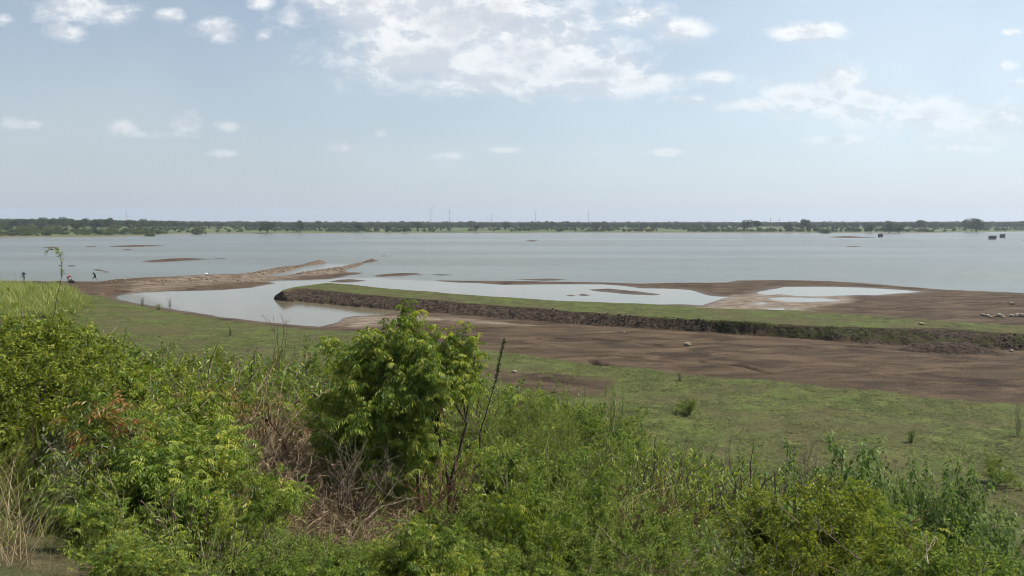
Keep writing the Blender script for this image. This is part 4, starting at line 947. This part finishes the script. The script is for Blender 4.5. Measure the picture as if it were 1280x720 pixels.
# arching straw over the brush pile
def straw(px, py, Y, seed, label, s=1.0):
    leaf, w = proto_dry(seed, h=.95 * s, n=210, mat='straw', width=.7 * s, curl=.34, r=.005)
    q = at(px, py, Y); q[2] = max(gz1(q[0], q[1]), q[2] - .9 * s)
    r = empty('dry_brush_pile', q); obj('dead_leaves', leaf, r); obj('stalks', finish_wood('stalks', w, MAT['brush'], 4), r); return tag(r, label, 'brush pile')
straw(300, 585, 8.4, 51, 'light brown dry brush heaped in front of the green thicket left of the small tree')
straw(372, 560, 8.8, 52, 'tall dry brush just left of the small tree crown')
straw(430, 665, 6.6, 61, 'dark tangled brush between the two low bright weed bushes', .7)
straw(345, 640, 7.2, 53, 'brown matted brush below the curved dead branch')
straw(470, 610, 8.0, 58, 'reddish-brown brush in the shade beneath the small tree', .8)
straw(260, 620, 7.6, 59, 'matted pale straw at the lower left edge of the brush', .8)
straw(395, 600, 7.9, 57, 'brown brush at the dark left foot of the small tree', .9)
straw(825, 690, 6.2, 54, 'orange-brown dry straw tuft at the bottom right of centre', .45)
straw(12, 655, 6.2, 55, 'tan dry grass clump at the left edge near the bottom', .5)
straw(200, 640, 6.6, 56, 'small tan straw tuft among the leaves at the lower left', .35)
# the leaning reddish sapling at the lower left
def leaning_sapling():
    pl = Plant(71); rs = pl.rs; b = at(240, 700, 6.0); b[2] = gz1(b[0], b[1])
    m = np.vstack([limb(rs, b, at(232, 655, 6.0), 5, .02), limb(rs, at(232, 655, 6.0), at(205, 610, 6.1), 5, .03)[1:], limb(rs, at(205, 610, 6.1), at(170, 570, 6.2), 5, .03)[1:], limb(rs, at(170, 570, 6.2), at(155, 535, 6.3), 5, .03)[1:]])
    L = [(m, taper(.014, .006, len(m)))]; nodes = []
    for px, py in ((110, 500), (80, 530), (125, 520), (60, 560), (95, 560), (150, 500), (180, 520), (130, 570), (75, 590), (190, 580), (215, 600), (120, 600), (160, 610)):
        t = rs.uniform(.5, 1); p, _ = along(m, t); q = limb(rs, p, at(px, py, 6.1 + rs.uniform(-.3, .3)), 8, .05, .06); L.append((q, taper(.006, .003, 8)))
        for t in np.linspace(.3, .999, 12): p, d = along(q, t); nodes.append((p - b, unit(d * .5 + rs.normal(0, .6, 3) + np.array([0, 0, .2]))))
    pl.compound(nodes, .20, 6, .06, .018, .8)
    r = empty('leaning_neem_sapling', b); obj('foliage', finish_leaf('foliage', pl, MAT['neem_red']), r); obj('stem', finish_wood('stem', [(p - b, q) for p, q in L], MAT['bark'], 6), r)
    tag(r, 'neem sapling with reddish leaves and a bare stem leaning left at the lower left', 'sapling')
leaning_sapling()

# ------------------------------------------------------------------ stones and clods
def stone_mesh(seed, mat, flat=.65):
    import bmesh
    rs = np.random.RandomState(seed); bm = bmesh.new(); bmesh.ops.create_icosphere(bm, subdivisions=2, radius=.5)
    k = rs.normal(0, 1, (6, 3)); k = unit(k)
    for v in bm.verts:
        p = np.array(v.co); d = unit(p); m = 1 - .3 * max(0, (d @ k.T).max() - .75) * 2 + .12 * math.sin(5 * d[0] + seed) * math.cos(4 * d[1] + 2 * seed)
        v.co = Vector(p * m * np.array([1, .8, flat]))
    me = bpy.data.meshes.new('stone'); bm.to_mesh(me); bm.free(); me.materials.append(MAT[mat]); return me
ST = [stone_mesh(i, 'stone') for i in range(3)]; SD = [stone_mesh(10 + i, 'stone_dark', .8) for i in range(3)]
def along_line(pts, n, wid, rs):
    w = np.array([on(*p)[:2] for p in pts]); seg = np.linalg.norm(np.diff(w, axis=0), axis=1); c = np.concatenate([[0], np.cumsum(seg)]); t = rs.uniform(0, c[-1], n)
    x = np.interp(t, c, w[:, 0]) + rs.normal(0, wid, n); y = np.interp(t, c, w[:, 1]) + rs.normal(0, wid, n); return x, y
rs = np.random.RandomState(61)
x1, y1 = along_line([(215, 349), (300, 346), (345, 340), (375, 334), (404, 328)], 1100, 1.6, rs); x2, y2 = along_line([(380, 344.5), (420, 339), (445, 331.5), (470, 325.6)], 700, 1.3, rs)
x3, y3 = along_line([(130, 357), (200, 356), (300, 354), (345, 351)], 200, 2.2, rs)
x = np.concatenate([x1, x2, x3]); y = np.concatenate([y1, y2, y3]); z = gz(x, y); k = z > .02; x, y, z = x[k], y[k], z[k]; n = len(x)
scatter('rubble_stones', np.stack([x, y, z + .03], 1), rs.uniform(0, 6, (n, 3)), rs.uniform(.12, .38, n) * rs.uniform(.6, 1.3, n), np.where(rs.rand(n) < .3, rs.randint(0, 3, n), 3 + rs.randint(0, 3, n)), ST + [stone_mesh(20 + i, 'stone_tan', .7) for i in range(3)])
n = 2600; tt = rs.uniform(on(352, 370)[0] / on(352, 370)[1], on(1400, 440)[0] / on(1400, 440)[1], n); d0, d1 = b_toe(tt), b_near(tt); y = d0 + rs.beta(1.1, 1.4, n) * (d1 - d0) * 1.02; x = tt * y
k = fb(x, y, 3, 3, 600) > .44; x, y = x[k], y[k]; n = len(x)
scatter('earth_clods', np.stack([x, y, gz(x, y)], 1), rs.uniform(0, 6, (n, 3)), rs.uniform(.06, .36, n) * rs.uniform(.35, 1, n), np.where(rs.rand(n) < .02, rs.randint(0, 3, n), 3 + rs.randint(0, 3, n)), ST + SD)
n = 260; u = rs.uniform(400, 1350, n); v = rs.uniform(410, 500, n); p = np.array([on(a, b, .3) for a, b in zip(u, v)]); k = sdist(p[:, 0], p[:, 1], GRASS_NEAR) < -.5; p = p[k]; z = gz(p[:, 0], p[:, 1]); k = z > .1
p = p[k]; n = len(p); scatter('scattered_pebbles', np.stack([p[:, 0], p[:, 1], z[k]], 1), rs.uniform(0, 6, (n, 3)), rs.uniform(.03, .11, n), np.where(rs.rand(n) < .25, rs.randint(0, 3, n), 3 + rs.randint(0, 3, n)), ST + SD)
def stone(px, py, size, label, me, group=None, z=.3, name='stone', flat=1):
    q = on(px, py, z); q[2] = gz1(q[0], q[1]); q = on(px, py, q[2]); q[2] = gz1(q[0], q[1])
    o = obj(name, me); o.location = (q[0], q[1], q[2] + size * .16); o.scale = (size, size, size * flat); o.rotation_euler = (0, 0, rs.uniform(0, 6)); return tag(o, label, 'stone', group)
stone(859, 432, .62, 'pale round boulder alone on the brown mud in front of the grassy bank', ST[0], name='boulder')
stone(1264, 439, .36, 'pale stone on the mud at the foot of the bank near the right edge', ST[1])
stone(1151, 419.5, .5, 'flat pale stone on the side of the bank above the eroded mound', ST[2], z=1.0, flat=.7)
stone(1265, 380.5, .65, 'pale stone at the right end of the long dark crack in the mud', ST[1])
stone(643, 465.5, .35, 'small pale stone on the brown patch beside the thicket', ST[2], z=.6)
stone(713, 409, .26, 'small pale stone at the foot of the dark bank, left of the boulder', ST[0])
stone(780, 416.5, .3, 'low pale stone on the mud between the bank and the boulder', ST[1])
o = stone(257.5, 344.5, .65, 'bright white bundle lying on the stony spit', ST[2], name='white_sack'); o.data = stone_mesh(77, 'white', .55); o['category'] = 'sack'; o.location.z += .25
for i in range(17):
    stone(1231 + i * 4.1 + rs.uniform(-2.2, 2.2), 396.0 + rs.uniform(-1.3, 1.3), rs.uniform(.25, .8), 'pale stone in the broken row across the mud at the right edge', ST[i % 3], 'row of pale stones on the mud')

# ------------------------------------------------------------------ far shore
def far_tree_mesh(seed, kind=0):
    rs = np.random.RandomState(seed); P_, D_, L_, T_ = [], [], [], []
    nl = (9, 12, 6)[kind]
    for k in range(nl):
        a = rs.uniform(0, 6.28); r = rs.uniform(0, (.34, .5, .12)[kind]); c = np.array([math.cos(a) * r, math.sin(a) * r, rs.uniform(*((.38, .78), (.22, .5), (.25, .85))[kind])]); R0 = rs.uniform(.14, .24) * (1, 1.1, .8)[kind]
        n = 130; d = unit(rs.normal(0, 1, (n, 3))); P_.append(c + d * R0 * rs.uniform(.5, 1.05, (n, 1)) * [1, 1, .8]); D_.append(unit(d + rs.normal(0, .6, (n, 3)))); L_.append(rs.uniform(.05, .10, n)); T_.append(np.clip(rs.rand(n) * .7 + rs.uniform(0, .3), 0, 1))
    V, F, T = leaves_mesh(np.vstack(P_), np.vstack(D_), np.concatenate(L_), np.concatenate(L_) * .8, rs, tint=np.concatenate(T_))
    crown = mesh_np('crown', V, F, {'tint': T}, mats=[MAT['far' if kind != 1 else 'far2']])
    wood = [(limb(rs, (0, 0, -.05), (0, 0, .5), 6, .05), taper(.035, .02, 6))] + [(limb(rs, (0, 0, .3), (math.cos(a) * .25, math.sin(a) * .25, .6), 5, .05), taper(.02, .008, 5)) for a in (0, 2, 4)]
    return crown, finish_wood('trunk', wood, MAT['bark'], 5)
FT = [far_tree_mesh(700 + i, 0) for i in range(4)] + [far_tree_mesh(710, 2)]; FB = [far_tree_mesh(720 + i, 1) for i in range(3)]
FS = [join_lw('sprig', *p) for p in FT[:4]] + [join_lw('sprig', *p) for p in FB]
rs = np.random.RandomState(81)
n = 26000; t = rs.uniform(-.98, .98, n); e = 30 + 3300 * rs.rand(n) ** 1.9; x0 = t; Yf = far_shore(t) + e; x = t * Yf
pxf = 640 + t * FPX; dn = fb(x, Yf, 90, 4, 800); fine = fb(x, Yf, 25, 3, 810)
lp = sst(330, 150, pxf); rp = sst(860, 980, pxf)
prob = sst(.40, .56, dn + .10 * sst(250, 700, e) - .03 * rp) * np.where(e < 230, .42 + .45 * sst(330, 520, pxf) * (1 - rp), 1) * (1 - .35 * (lp * (e < 420))) * sst(20, 60, e)
prob = np.maximum(prob, .85 * (e > 650)) + .10 * (e < 300) * (fine > .5)
k = rs.rand(n) < prob; x, y, e_, pk = x[k], Yf[k], e[k], pxf[k]; n = len(x)
near_ = e_ < 230
hgt = np.where(near_, rs.uniform(2.2, 5.0, n), rs.uniform(4.5, 8.5, n)) + np.where(rs.rand(n) < .08, rs.uniform(0, 3.5, n), 0) + 1.8 * sst(300, 60, pk) * (e_ > 200) + .8 * sst(950, 1100, pk) * (e_ > 200)
hgt = np.where((e_ < 150) & (pk > 380) & (pk < 900), rs.uniform(2.5, 4.5, n), hgt)
idx = np.where(near_ & (rs.rand(n) < .7), 4 + rs.randint(0, 3, n), rs.randint(0, 4, n))
scatter('far_woodland', np.stack([x, y, gz(x, y) - .1], 1), np.stack([np.zeros(n), np.zeros(n), rs.uniform(0, 6, n)], 1), hgt * 1.05, idx, FS)
NOTE = [(1221, 273, 760, 0, 1.3, 'largest dark rounded tree on the far shore, near the right edge'), (1004, 273.5, 780, 4, 1, 'left one of two pointed dark trees standing side by side on the far shore'), (1010, 274.5, 780, 4, 1, 'right one of two pointed dark trees standing side by side on the far shore'),
 (934, 275, 800, 1, 1.3, 'broad dark tree where the far wood rises right of the turbines'), (947, 276, 820, 2, 1.2, 'second broad tree, right beside the one where the far wood rises'), (984, 277, 760, 3, 1.1, 'round tree just left of the two pointed trees'), (1150, 275.3, 860, 2, 1.2, 'rounded tree between the shore clump and the largest tree on the right'),
 (1112, 278, 700, 0, 1.5, 'wide low dark clump near the water below the skyline on the right'), (1124, 279, 705, 3, 1.3, 'right half of the wide low dark clump near the water on the right'), (1088, 281, 690, 1, 1.1, 'small round tree left of the wide low clump on the right shore'),
 (1032, 283.8, 680, 5, 1.4, 'low bush alone in the green field left of the shore clump'), (745, 277.4, 860, 3, 1.1, 'dark tree just right of the rightmost turbine'), (632, 277.6, 860, 0, 1.1, 'dark tree rising a little right of the middle turbine'), (596, 281, 720, 2, 1.0, 'dark rounded tree on the shore below the middle turbines'),
 (522, 277, 800, 1, 1.1, 'dark tree just left of the leftmost turbine'), (506, 282, 700, 3, 1.1, 'lower dark tree at the shore, left of the leftmost turbine'), (485, 281.5, 700, 0, 1.1, 'dark bush-like tree halfway along the left part of the wood'), (448, 280, 720, 2, 1.2, 'broad dark tree above the left end of the reedy shore'), (375, 276, 700, 1, 1.0, 'tall tree above the scrub left of centre on the far shore'),
 (334, 276, 680, 3, 1.3, 'dark tree cluster at the right end of the left fields'), (137.5, 272, 760, 4, 1, 'slim dark pointed tree on the left skyline'), (120, 274.3, 680, 0, 1.3, 'large dark rounded tree left of centre in the left fields'), (96, 277.5, 620, 2, 1.5, 'wide dark tree standing in the left fields'), (53, 273.3, 740, 1, 1.3, 'dark round tree highest on the far left skyline'),
 (32, 284, 560, 5, 1.5, 'dark shore bush at the far left'), (17, 284.5, 570, 6, 1.5, 'pale shore bush at the far left edge'), (248, 281, 620, 5, 1.3, 'round bush at the right end of the left fields'), (187, 288, 540, 5, 1.4, 'low dark bush close to the water on the left shore'), (1207.5, 274, 800, 4, .8, 'thin tree just left of the largest rounded tree')]
for px, top, Y, i, fat, lab in NOTE:
    crown, trunk = (FT + FB)[i if i < 8 else 0] if i < 8 else FT[0]
    q = at(px, top, Y); b = gz1(q[0], q[1]); s = (q[2] - b) / .92
    low_ = i >= 5
    r = empty('far_bush' if low_ else 'far_tree', (q[0], q[1], b)); r.scale = (s * fat, s * fat, s); r.rotation_euler.z = rs.uniform(0, 6)
    obj('crown', crown, r); obj('trunk', trunk, r); tag(r, lab, 'bush' if low_ else 'tree')

def box(bm, c, s, rz=0):
    import bmesh
    r = bmesh.ops.create_cube(bm, size=1.0); M_ = Matrix.Translation(c) @ Matrix.Rotation(rz, 4, 'Z') @ Matrix.Diagonal((*s, 1)); bmesh.ops.transform(bm, matrix=M_, verts=r['verts']); return r['verts']
def bmobj(name, build, mat, parent=None, bev=0.0, smooth=False):
    import bmesh
    bm = bmesh.new(); build(bm)
    if bev: bmesh.ops.bevel(bm, geom=bm.edges[:], offset=bev, segments=1, affect='EDGES')
    me = bpy.data.meshes.new(name); bm.to_mesh(me); bm.free(); me.materials.append(MAT[mat])
    for p in me.polygons: p.use_smooth = smooth
    return obj(name, me, parent)
# wind turbines
def turbine(px, hub, Y, spin, face, label):
    q = at(px, hub, Y); H = q[2] - 3; r = empty('wind_turbine', (q[0], q[1], 3), face)
    obj('tower', finish_wood('tower', [(np.array([[0, 0, 0], [0, 0, H * .5], [0, 0, H]]), [2.9, 2.3, 1.7])], MAT['turbine'], 12), r)
    bmobj('nacelle', lambda bm: box(bm, (0, 1.5, H + 1.2), (3.6, 10, 3.6)), 'turbine', r, .6)
    obj('hub', finish_wood('hub', [(np.array([[0, -3.4, H + 1.2], [0, -4.6, H + 1.2], [0, -5.8, H + 1.2]]), [1.7, 1.6, .3])], MAT['turbine'], 10), r)
    for k in range(3):
        a = spin + k * 2 * math.pi / 3; d = np.array([math.sin(a), 0, math.cos(a)]); L = 40; t = np.linspace(0, 1, 7); c = np.array([0, -4.6, H + 1.2]) + d * (1.2 + L * t)[:, None]; pv = np.array([math.cos(a), 0, -math.sin(a)])
        ch = np.interp(t, [0, .2, 1], [1.4, 3.0, .6]); th = np.interp(t, [0, .2, 1], [1.2, .6, .12]); V_ = []
        for i in range(7): V_ += [c[i] + pv * ch[i] * .7, c[i] + np.array([0, th[i], 0]) * .5, c[i] - pv * ch[i] * .3, c[i] - np.array([0, th[i], 0]) * .5]
        F_ = [[i * 4 + j, i * 4 + (j + 1) % 4, i * 4 + 4 + (j + 1) % 4, i * 4 + 4 + j] for i in range(6) for j in range(4)] + [[0, 1, 2, 3], [24, 27, 26, 25]]
        obj('blade', mesh_np('blade', np.array(V_), np.array(F_), mats=[MAT['turbine']]), r)
    tag(r, label, 'wind turbine', 'wind turbines on the horizon')
turbine(538.5, 262.5, 5000, .5, .3, 'leftmost wind turbine on the horizon, seen nearly side on')
turbine(562.0, 264.5, 5200, 0.0, -.1, 'second wind turbine from the left, blades spread wide')
turbine(614.5, 266.5, 5600, .2, 1.5, 'third wind turbine from the left, faintest and thinnest')
turbine(669.5, 264.5, 5200, .0, 1.3, 'fourth wind turbine from the left, one blade straight up')
turbine(735.5, 265.0, 5200, .9, 1.1, 'rightmost wind turbine on the horizon')
def mast(px, top, Y, label, w=.9):
    q = at(px, top, Y); H = q[2] - 2.5; r = empty('lattice_mast', (q[0], q[1], 2.5)); L = []
    for sx, sy in ((-1, -1), (1, -1), (1, 1), (-1, 1)): L.append((np.array([[sx * w, sy * w, 0], [sx * w * .3, sy * w * .3, H]]), [.12, .08]))
    obj('legs', finish_wood('legs', L, MAT['rustmetal'], 5), r); B = []
    for i in range(9):
        z0, z1 = H * i / 9, H * (i + 1) / 9; w0, w1 = w * (1 - .7 * i / 9), w * (1 - .7 * (i + 1) / 9)
        for a, b in (((-1, -1), (1, -1)), ((1, -1), (1, 1)), ((1, 1), (-1, 1)), ((-1, 1), (-1, -1))): B.append((np.array([[a[0] * w0, a[1] * w0, z0], [b[0] * w1, b[1] * w1, z1]]), [.06, .06]))
    obj('bracing', finish_wood('bracing', B, MAT['rustmetal'], 4), r); tag(r, label, 'mast', 'masts on the skyline')
mast(963.5, 272, 1500, 'left one of two thin masts behind the far wood, right of the turbines'); mast(974, 273, 1500, 'right one of two thin masts behind the far wood, right of the turbines'); mast(157.5, 262, 2200, 'tall faint mast on the left skyline', 1.2)
# intake chambers standing in the lake
def chamber(px, water, wpx, hpx, label, turn):
    q = on(px, water, 0); d = q[1] / FPX; w, h = wpx * d, hpx * d; r = empty('intake_chamber', (q[0], q[1], 0), turn)
    def walls(bm):
        box(bm, (0, 0, h * .42), (w * .88, w * .62, h * .86 + .8))
        for sx in (-1, 1):
            for sy in (-1, 1): box(bm, (sx * w * .44, sy * w * .31, h * .42), (w * .07, w * .07, h * .86 + .82))
    bmobj('walls', walls, 'concrete', r)
    bmobj('roof_slab', lambda bm: box(bm, (0, 0, h * .93), (w, w * .76, h * .14)), 'concrete', r, .03)
    n = 2 if wpx < 6 else 3
    for i in range(n): bmobj('opening_shade', lambda bm: box(bm, ((i - (n - 1) / 2) * w * .26, -w * .312, h * .5), (w * .15, .05, h * .36)), 'opening_shade', r)  # solid dark slabs on the wall, inner shade painted, no hole cut
    def rail(bm):
        for i in range(7): box(bm, (-w * .45 + i * w * .15, -w * .34, h + .18), (.05, .05, .36))
        box(bm, (0, -w * .34, h + .38), (w * .92, .05, .05))
    bmobj('railing', rail, 'rustmetal', r); tag(r, label, 'water intake', 'concrete chambers standing in the lake')
chamber(1100.5, 296.3, 4.6, 4.0, 'dark concrete chamber at the tip of the thin mud bar in the lake', .2); chamber(1240.5, 299.2, 7.2, 4.2, 'wider dark concrete chamber in the lake near the right edge', .05); chamber(1253, 297.2, 5.2, 4.4, 'squarer dark concrete chamber just right of the wider one in the lake', -.1)

# ------------------------------------------------------------------ people on the shore
def skin(name, J, E, mat, parent, root='pelvis', sub=2):
    names = list(J); me = bpy.data.meshes.new(name); me.from_pydata([J[n][0] for n in names], [(names.index(a), names.index(b)) for a, b in E], []); me.materials.append(MAT[mat])
    o = obj(name, me, parent); m = o.modifiers.new('skin', 'SKIN'); m.use_smooth_shade = True
    for i, n in enumerate(names):
        r_ = J[n][1]; me.skin_vertices[0].data[i].radius = (r_, r_) if isinstance(r_, (int, float)) else r_
        me.skin_vertices[0].data[i].use_root = (n == root)
    s = o.modifiers.new('sub', 'SUBSURF'); s.levels = sub; s.render_levels = sub; return o
def person(pos, rz, J, label, shirt, shorts, hairy=True, head_dir=(0, -1, 0)):
    r = empty('person', pos, rz)
    E = [('pelvis', 'waist'), ('waist', 'chest'), ('chest', 'neck'), ('neck', 'jaw'), ('jaw', 'head'), ('head', 'crown')]
    for s in 'LR':
        E += [('chest', 'sh' + s), ('sh' + s, 'el' + s), ('el' + s, 'wr' + s), ('wr' + s, 'palm' + s), ('pelvis', 'hip' + s), ('hip' + s, 'kn' + s), ('kn' + s, 'an' + s), ('an' + s, 'toe' + s)]
        w, p_ = np.array(J['wr' + s][0]), np.array(J['palm' + s][0]); d = unit(p_ - w); sd = unit(np.cross(d, [.2, .9, .3])); nrm = np.cross(d, sd)
        for i, (off, ln) in enumerate(((-.03, .07), (-.011, .085), (.01, .08), (.03, .062))):
            a = p_ + sd * off + d * .01; b = a + d * ln * .55 + nrm * .006; c = b + d * ln * .35 + nrm * .022
            J['f%s%da' % (s, i)] = (tuple(a), .009); J['f%s%db' % (s, i)] = (tuple(b), .0085); J['f%s%dc' % (s, i)] = (tuple(c), .0075)
            E += [('palm' + s, 'f%s%da' % (s, i)), ('f%s%da' % (s, i), 'f%s%db' % (s, i)), ('f%s%db' % (s, i), 'f%s%dc' % (s, i))]
        a = w + d * .035 - sd * .03; b = a + d * .035 - sd * .022; J['t%sa' % s] = (tuple(a), .011); J['t%sb' % s] = (tuple(b), .009); E += [('wr' + s, 't%sa' % s), ('t%sa' % s, 't%sb' % s)]
    h = np.array(J['head'][0]); f = unit(np.array(head_dir, float)); J['nose'] = (tuple(h + f * .105 - np.array([0, 0, .01])), .014); E += [('head', 'nose')]
    skin('body', J, E, 'skin', r)
    g = lambda n, k, add=0: (J[n][0], J[n][1] * k + add if isinstance(J[n][1], (int, float)) else tuple(v * k + add for v in J[n][1]))
    mid = lambda a, b, t: tuple(np.array(J[a][0]) * (1 - t) + np.array(J[b][0]) * t)
    if shirt:
        K = {'pelvis': g('pelvis', 1.02, .008), 'waist': g('waist', 1.05, .015), 'chest': g('chest', 1.05, .015), 'nk': (mid('chest', 'neck', .7), .075)}; EE = [('pelvis', 'waist'), ('waist', 'chest'), ('chest', 'nk')]
        for s in 'LR': K['sh' + s] = g('sh' + s, 1.1, .015); K['sl' + s] = (mid('sh' + s, 'el' + s, .7), .06); EE += [('chest', 'sh' + s), ('sh' + s, 'sl' + s)]
        skin('shirt', K, EE, shirt, r)
    if shorts:
        K = {'pelvis': g('pelvis', 1.05, .014)}; EE = []
        for s in 'LR': K['hip' + s] = g('hip' + s, 1.1, .014); K['th' + s] = (mid('hip' + s, 'kn' + s, .85), .085); EE += [('pelvis', 'hip' + s), ('hip' + s, 'th' + s)]
        skin('shorts', K, EE, shorts, r)
    if hairy:
        c = np.array(J['crown'][0]); K = {'a': (tuple(h + (c - h) * .55 - f * .03), .098), 'b': (tuple(h - f * .055), .07)}; skin('hair', K, [('a', 'b')], 'hair', r, 'a')
        for sx in (-1, 1):
            e = unit(np.cross(f, [0, 0, 1])) * .034 * sx + h + f * .088 + np.array([0, 0, .015]); skin('eye', {'a': (tuple(e), .009), 'b': (tuple(e + f * .006), .006)}, [('a', 'b')], 'hair', r, 'a', 1)
    return tag(r, label, 'person')
def stand(**over):
    J = {'pelvis': ((0, 0, .92), (.135, .10)), 'waist': ((0, 0, 1.05), (.12, .09)), 'chest': ((0, 0, 1.27), (.145, .10)), 'neck': ((0, 0, 1.44), .052), 'jaw': ((0, -.02, 1.50), .062), 'head': ((0, -.01, 1.57), .092), 'crown': ((0, 0, 1.63), .078),
         'shL': ((.18, 0, 1.37), .058), 'elL': ((.25, .02, 1.10), .042), 'wrL': ((.28, -.03, .86), .028), 'palmL': ((.285, -.05, .79), (.034, .018)), 'shR': ((-.18, 0, 1.37), .058), 'elR': ((-.25, .02, 1.10), .042), 'wrR': ((-.28, -.03, .86), .028), 'palmR': ((-.285, -.05, .79), (.034, .018)),
         'hipL': ((.09, 0, .86), .088), 'knL': ((.10, -.02, .48), .056), 'anL': ((.10, .02, .08), .036), 'toeL': ((.11, -.15, .03), .035), 'hipR': ((-.09, 0, .86), .088), 'knR': ((-.10, -.02, .48), .056), 'anR': ((-.10, .02, .08), .036), 'toeR': ((-.11, -.15, .03), .035)}
    for k, v in over.items(): J[k] = (v, J[k][1])
    return J
def footing(px, py, z=.1):
    q = on(px, py, z); q[2] = gz1(q[0], q[1]); q = on(px, py, q[2]); q[2] = gz1(q[0], q[1]); return q
q = footing(30, 351.4)
person(q, .5, stand(elL=(.34, -.02, 1.14), wrL=(.40, -.18, .98), palmL=(.41, -.24, .94), elR=(-.26, .06, 1.12)), 'person in a dark shirt standing at the water beyond the tall grass, arm held out', 'navy', 'greycloth')
q = footing(119, 351.2)
person(q, R(-60), stand(knL=(.10, -.34, .56), anL=(.10, -.30, .12), toeL=(.10, -.46, .08), knR=(-.10, .16, .46), anR=(-.10, .50, .13), toeR=(-.10, .48, .02), chest=(0, -.12, 1.25), neck=(0, -.18, 1.41), jaw=(0, -.22, 1.47), head=(0, -.22, 1.54), crown=(0, -.21, 1.60), shL=(.18, -.12, 1.35), shR=(-.18, -.12, 1.35),
    elL=(.24, .12, 1.18), wrL=(.22, .10, .95), palmL=(.21, .06, .90), elR=(-.24, -.30, 1.14), wrR=(-.18, -.48, 1.26), palmR=(-.16, -.52, 1.32)), 'person striding along the bare shore in dark clothes, legs wide apart', 'navy', 'blackcloth')
q = footing(86, 354.5)
person(q, R(60), stand(pelvis=(0, .12, .86), waist=(0, .04, .96), chest=(0, -.18, 1.08), neck=(0, -.34, 1.12), jaw=(0, -.40, 1.08), head=(0, -.46, 1.09), crown=(0, -.52, 1.10), shL=(.17, -.24, 1.07), shR=(-.17, -.24, 1.07), elL=(.20, -.36, .82), wrL=(.16, -.46, .60), palmL=(.14, -.48, .53), elR=(-.20, -.36, .82), wrR=(-.16, -.46, .60), palmR=(-.14, -.48, .53),
    hipL=(.09, .10, .82), hipR=(-.09, .10, .82), knL=(.11, -.04, .46), knR=(-.11, -.04, .46)), 'person in a red top bending forward on the shore beside a black bag', 'red', 'pinkcloth', head_dir=(0, -.7, -.7))
q = footing(89.5, 355.0)
def bag(bm):
    import bmesh
    bmesh.ops.create_icosphere(bm, subdivisions=3, radius=.42)
    for v in bm.verts: v.co.x *= 1.25; v.co.z = v.co.z * .75 + .22; v.co.z = max(v.co.z, -.02); v.co.x += .05 * math.sin(9 * v.co.z + 4 * v.co.y)
    bmesh.ops.create_cone(bm, cap_ends=True, segments=10, radius1=.10, radius2=.05, depth=.22, matrix=Matrix.Translation((0, 0, .60)))
r = empty('black_bag', q); bmobj('sack', bag, 'blackcloth', r, smooth=True)
obj('tie', finish_wood('tie', [(np.array([[.09 * math.cos(a), .09 * math.sin(a), .52] for a in np.linspace(0, 6.2, 9)]), [.02] * 9)], MAT['greycloth'], 5), r); tag(r, 'black tied bag on the ground beside the person in red', 'bag')

# ------------------------------------------------------------------ the air: faint haze that pales the far shore
hz_ = bmobj('haze', lambda bm: box(bm, (0, 0, 86), (22000, 22000, 180)), 'turbine'); hz_.data.materials.clear()
hm = bpy.data.materials.new('haze_air'); hm.use_nodes = True; ht = hm.node_tree; ht.nodes.clear(); ho = ht.nodes.new('ShaderNodeOutputMaterial'); hv = ht.nodes.new('ShaderNodeVolumePrincipled')
hv.inputs['Color'].default_value = (.80, .88, 1.0, 1); hv.inputs['Density'].default_value = HAZE; hv.inputs['Anisotropy'].default_value = .2; ht.links.new(hv.outputs[0], ho.inputs['Volume'])
hz_.data.materials.append(hm); hz_['kind'] = 'stuff'
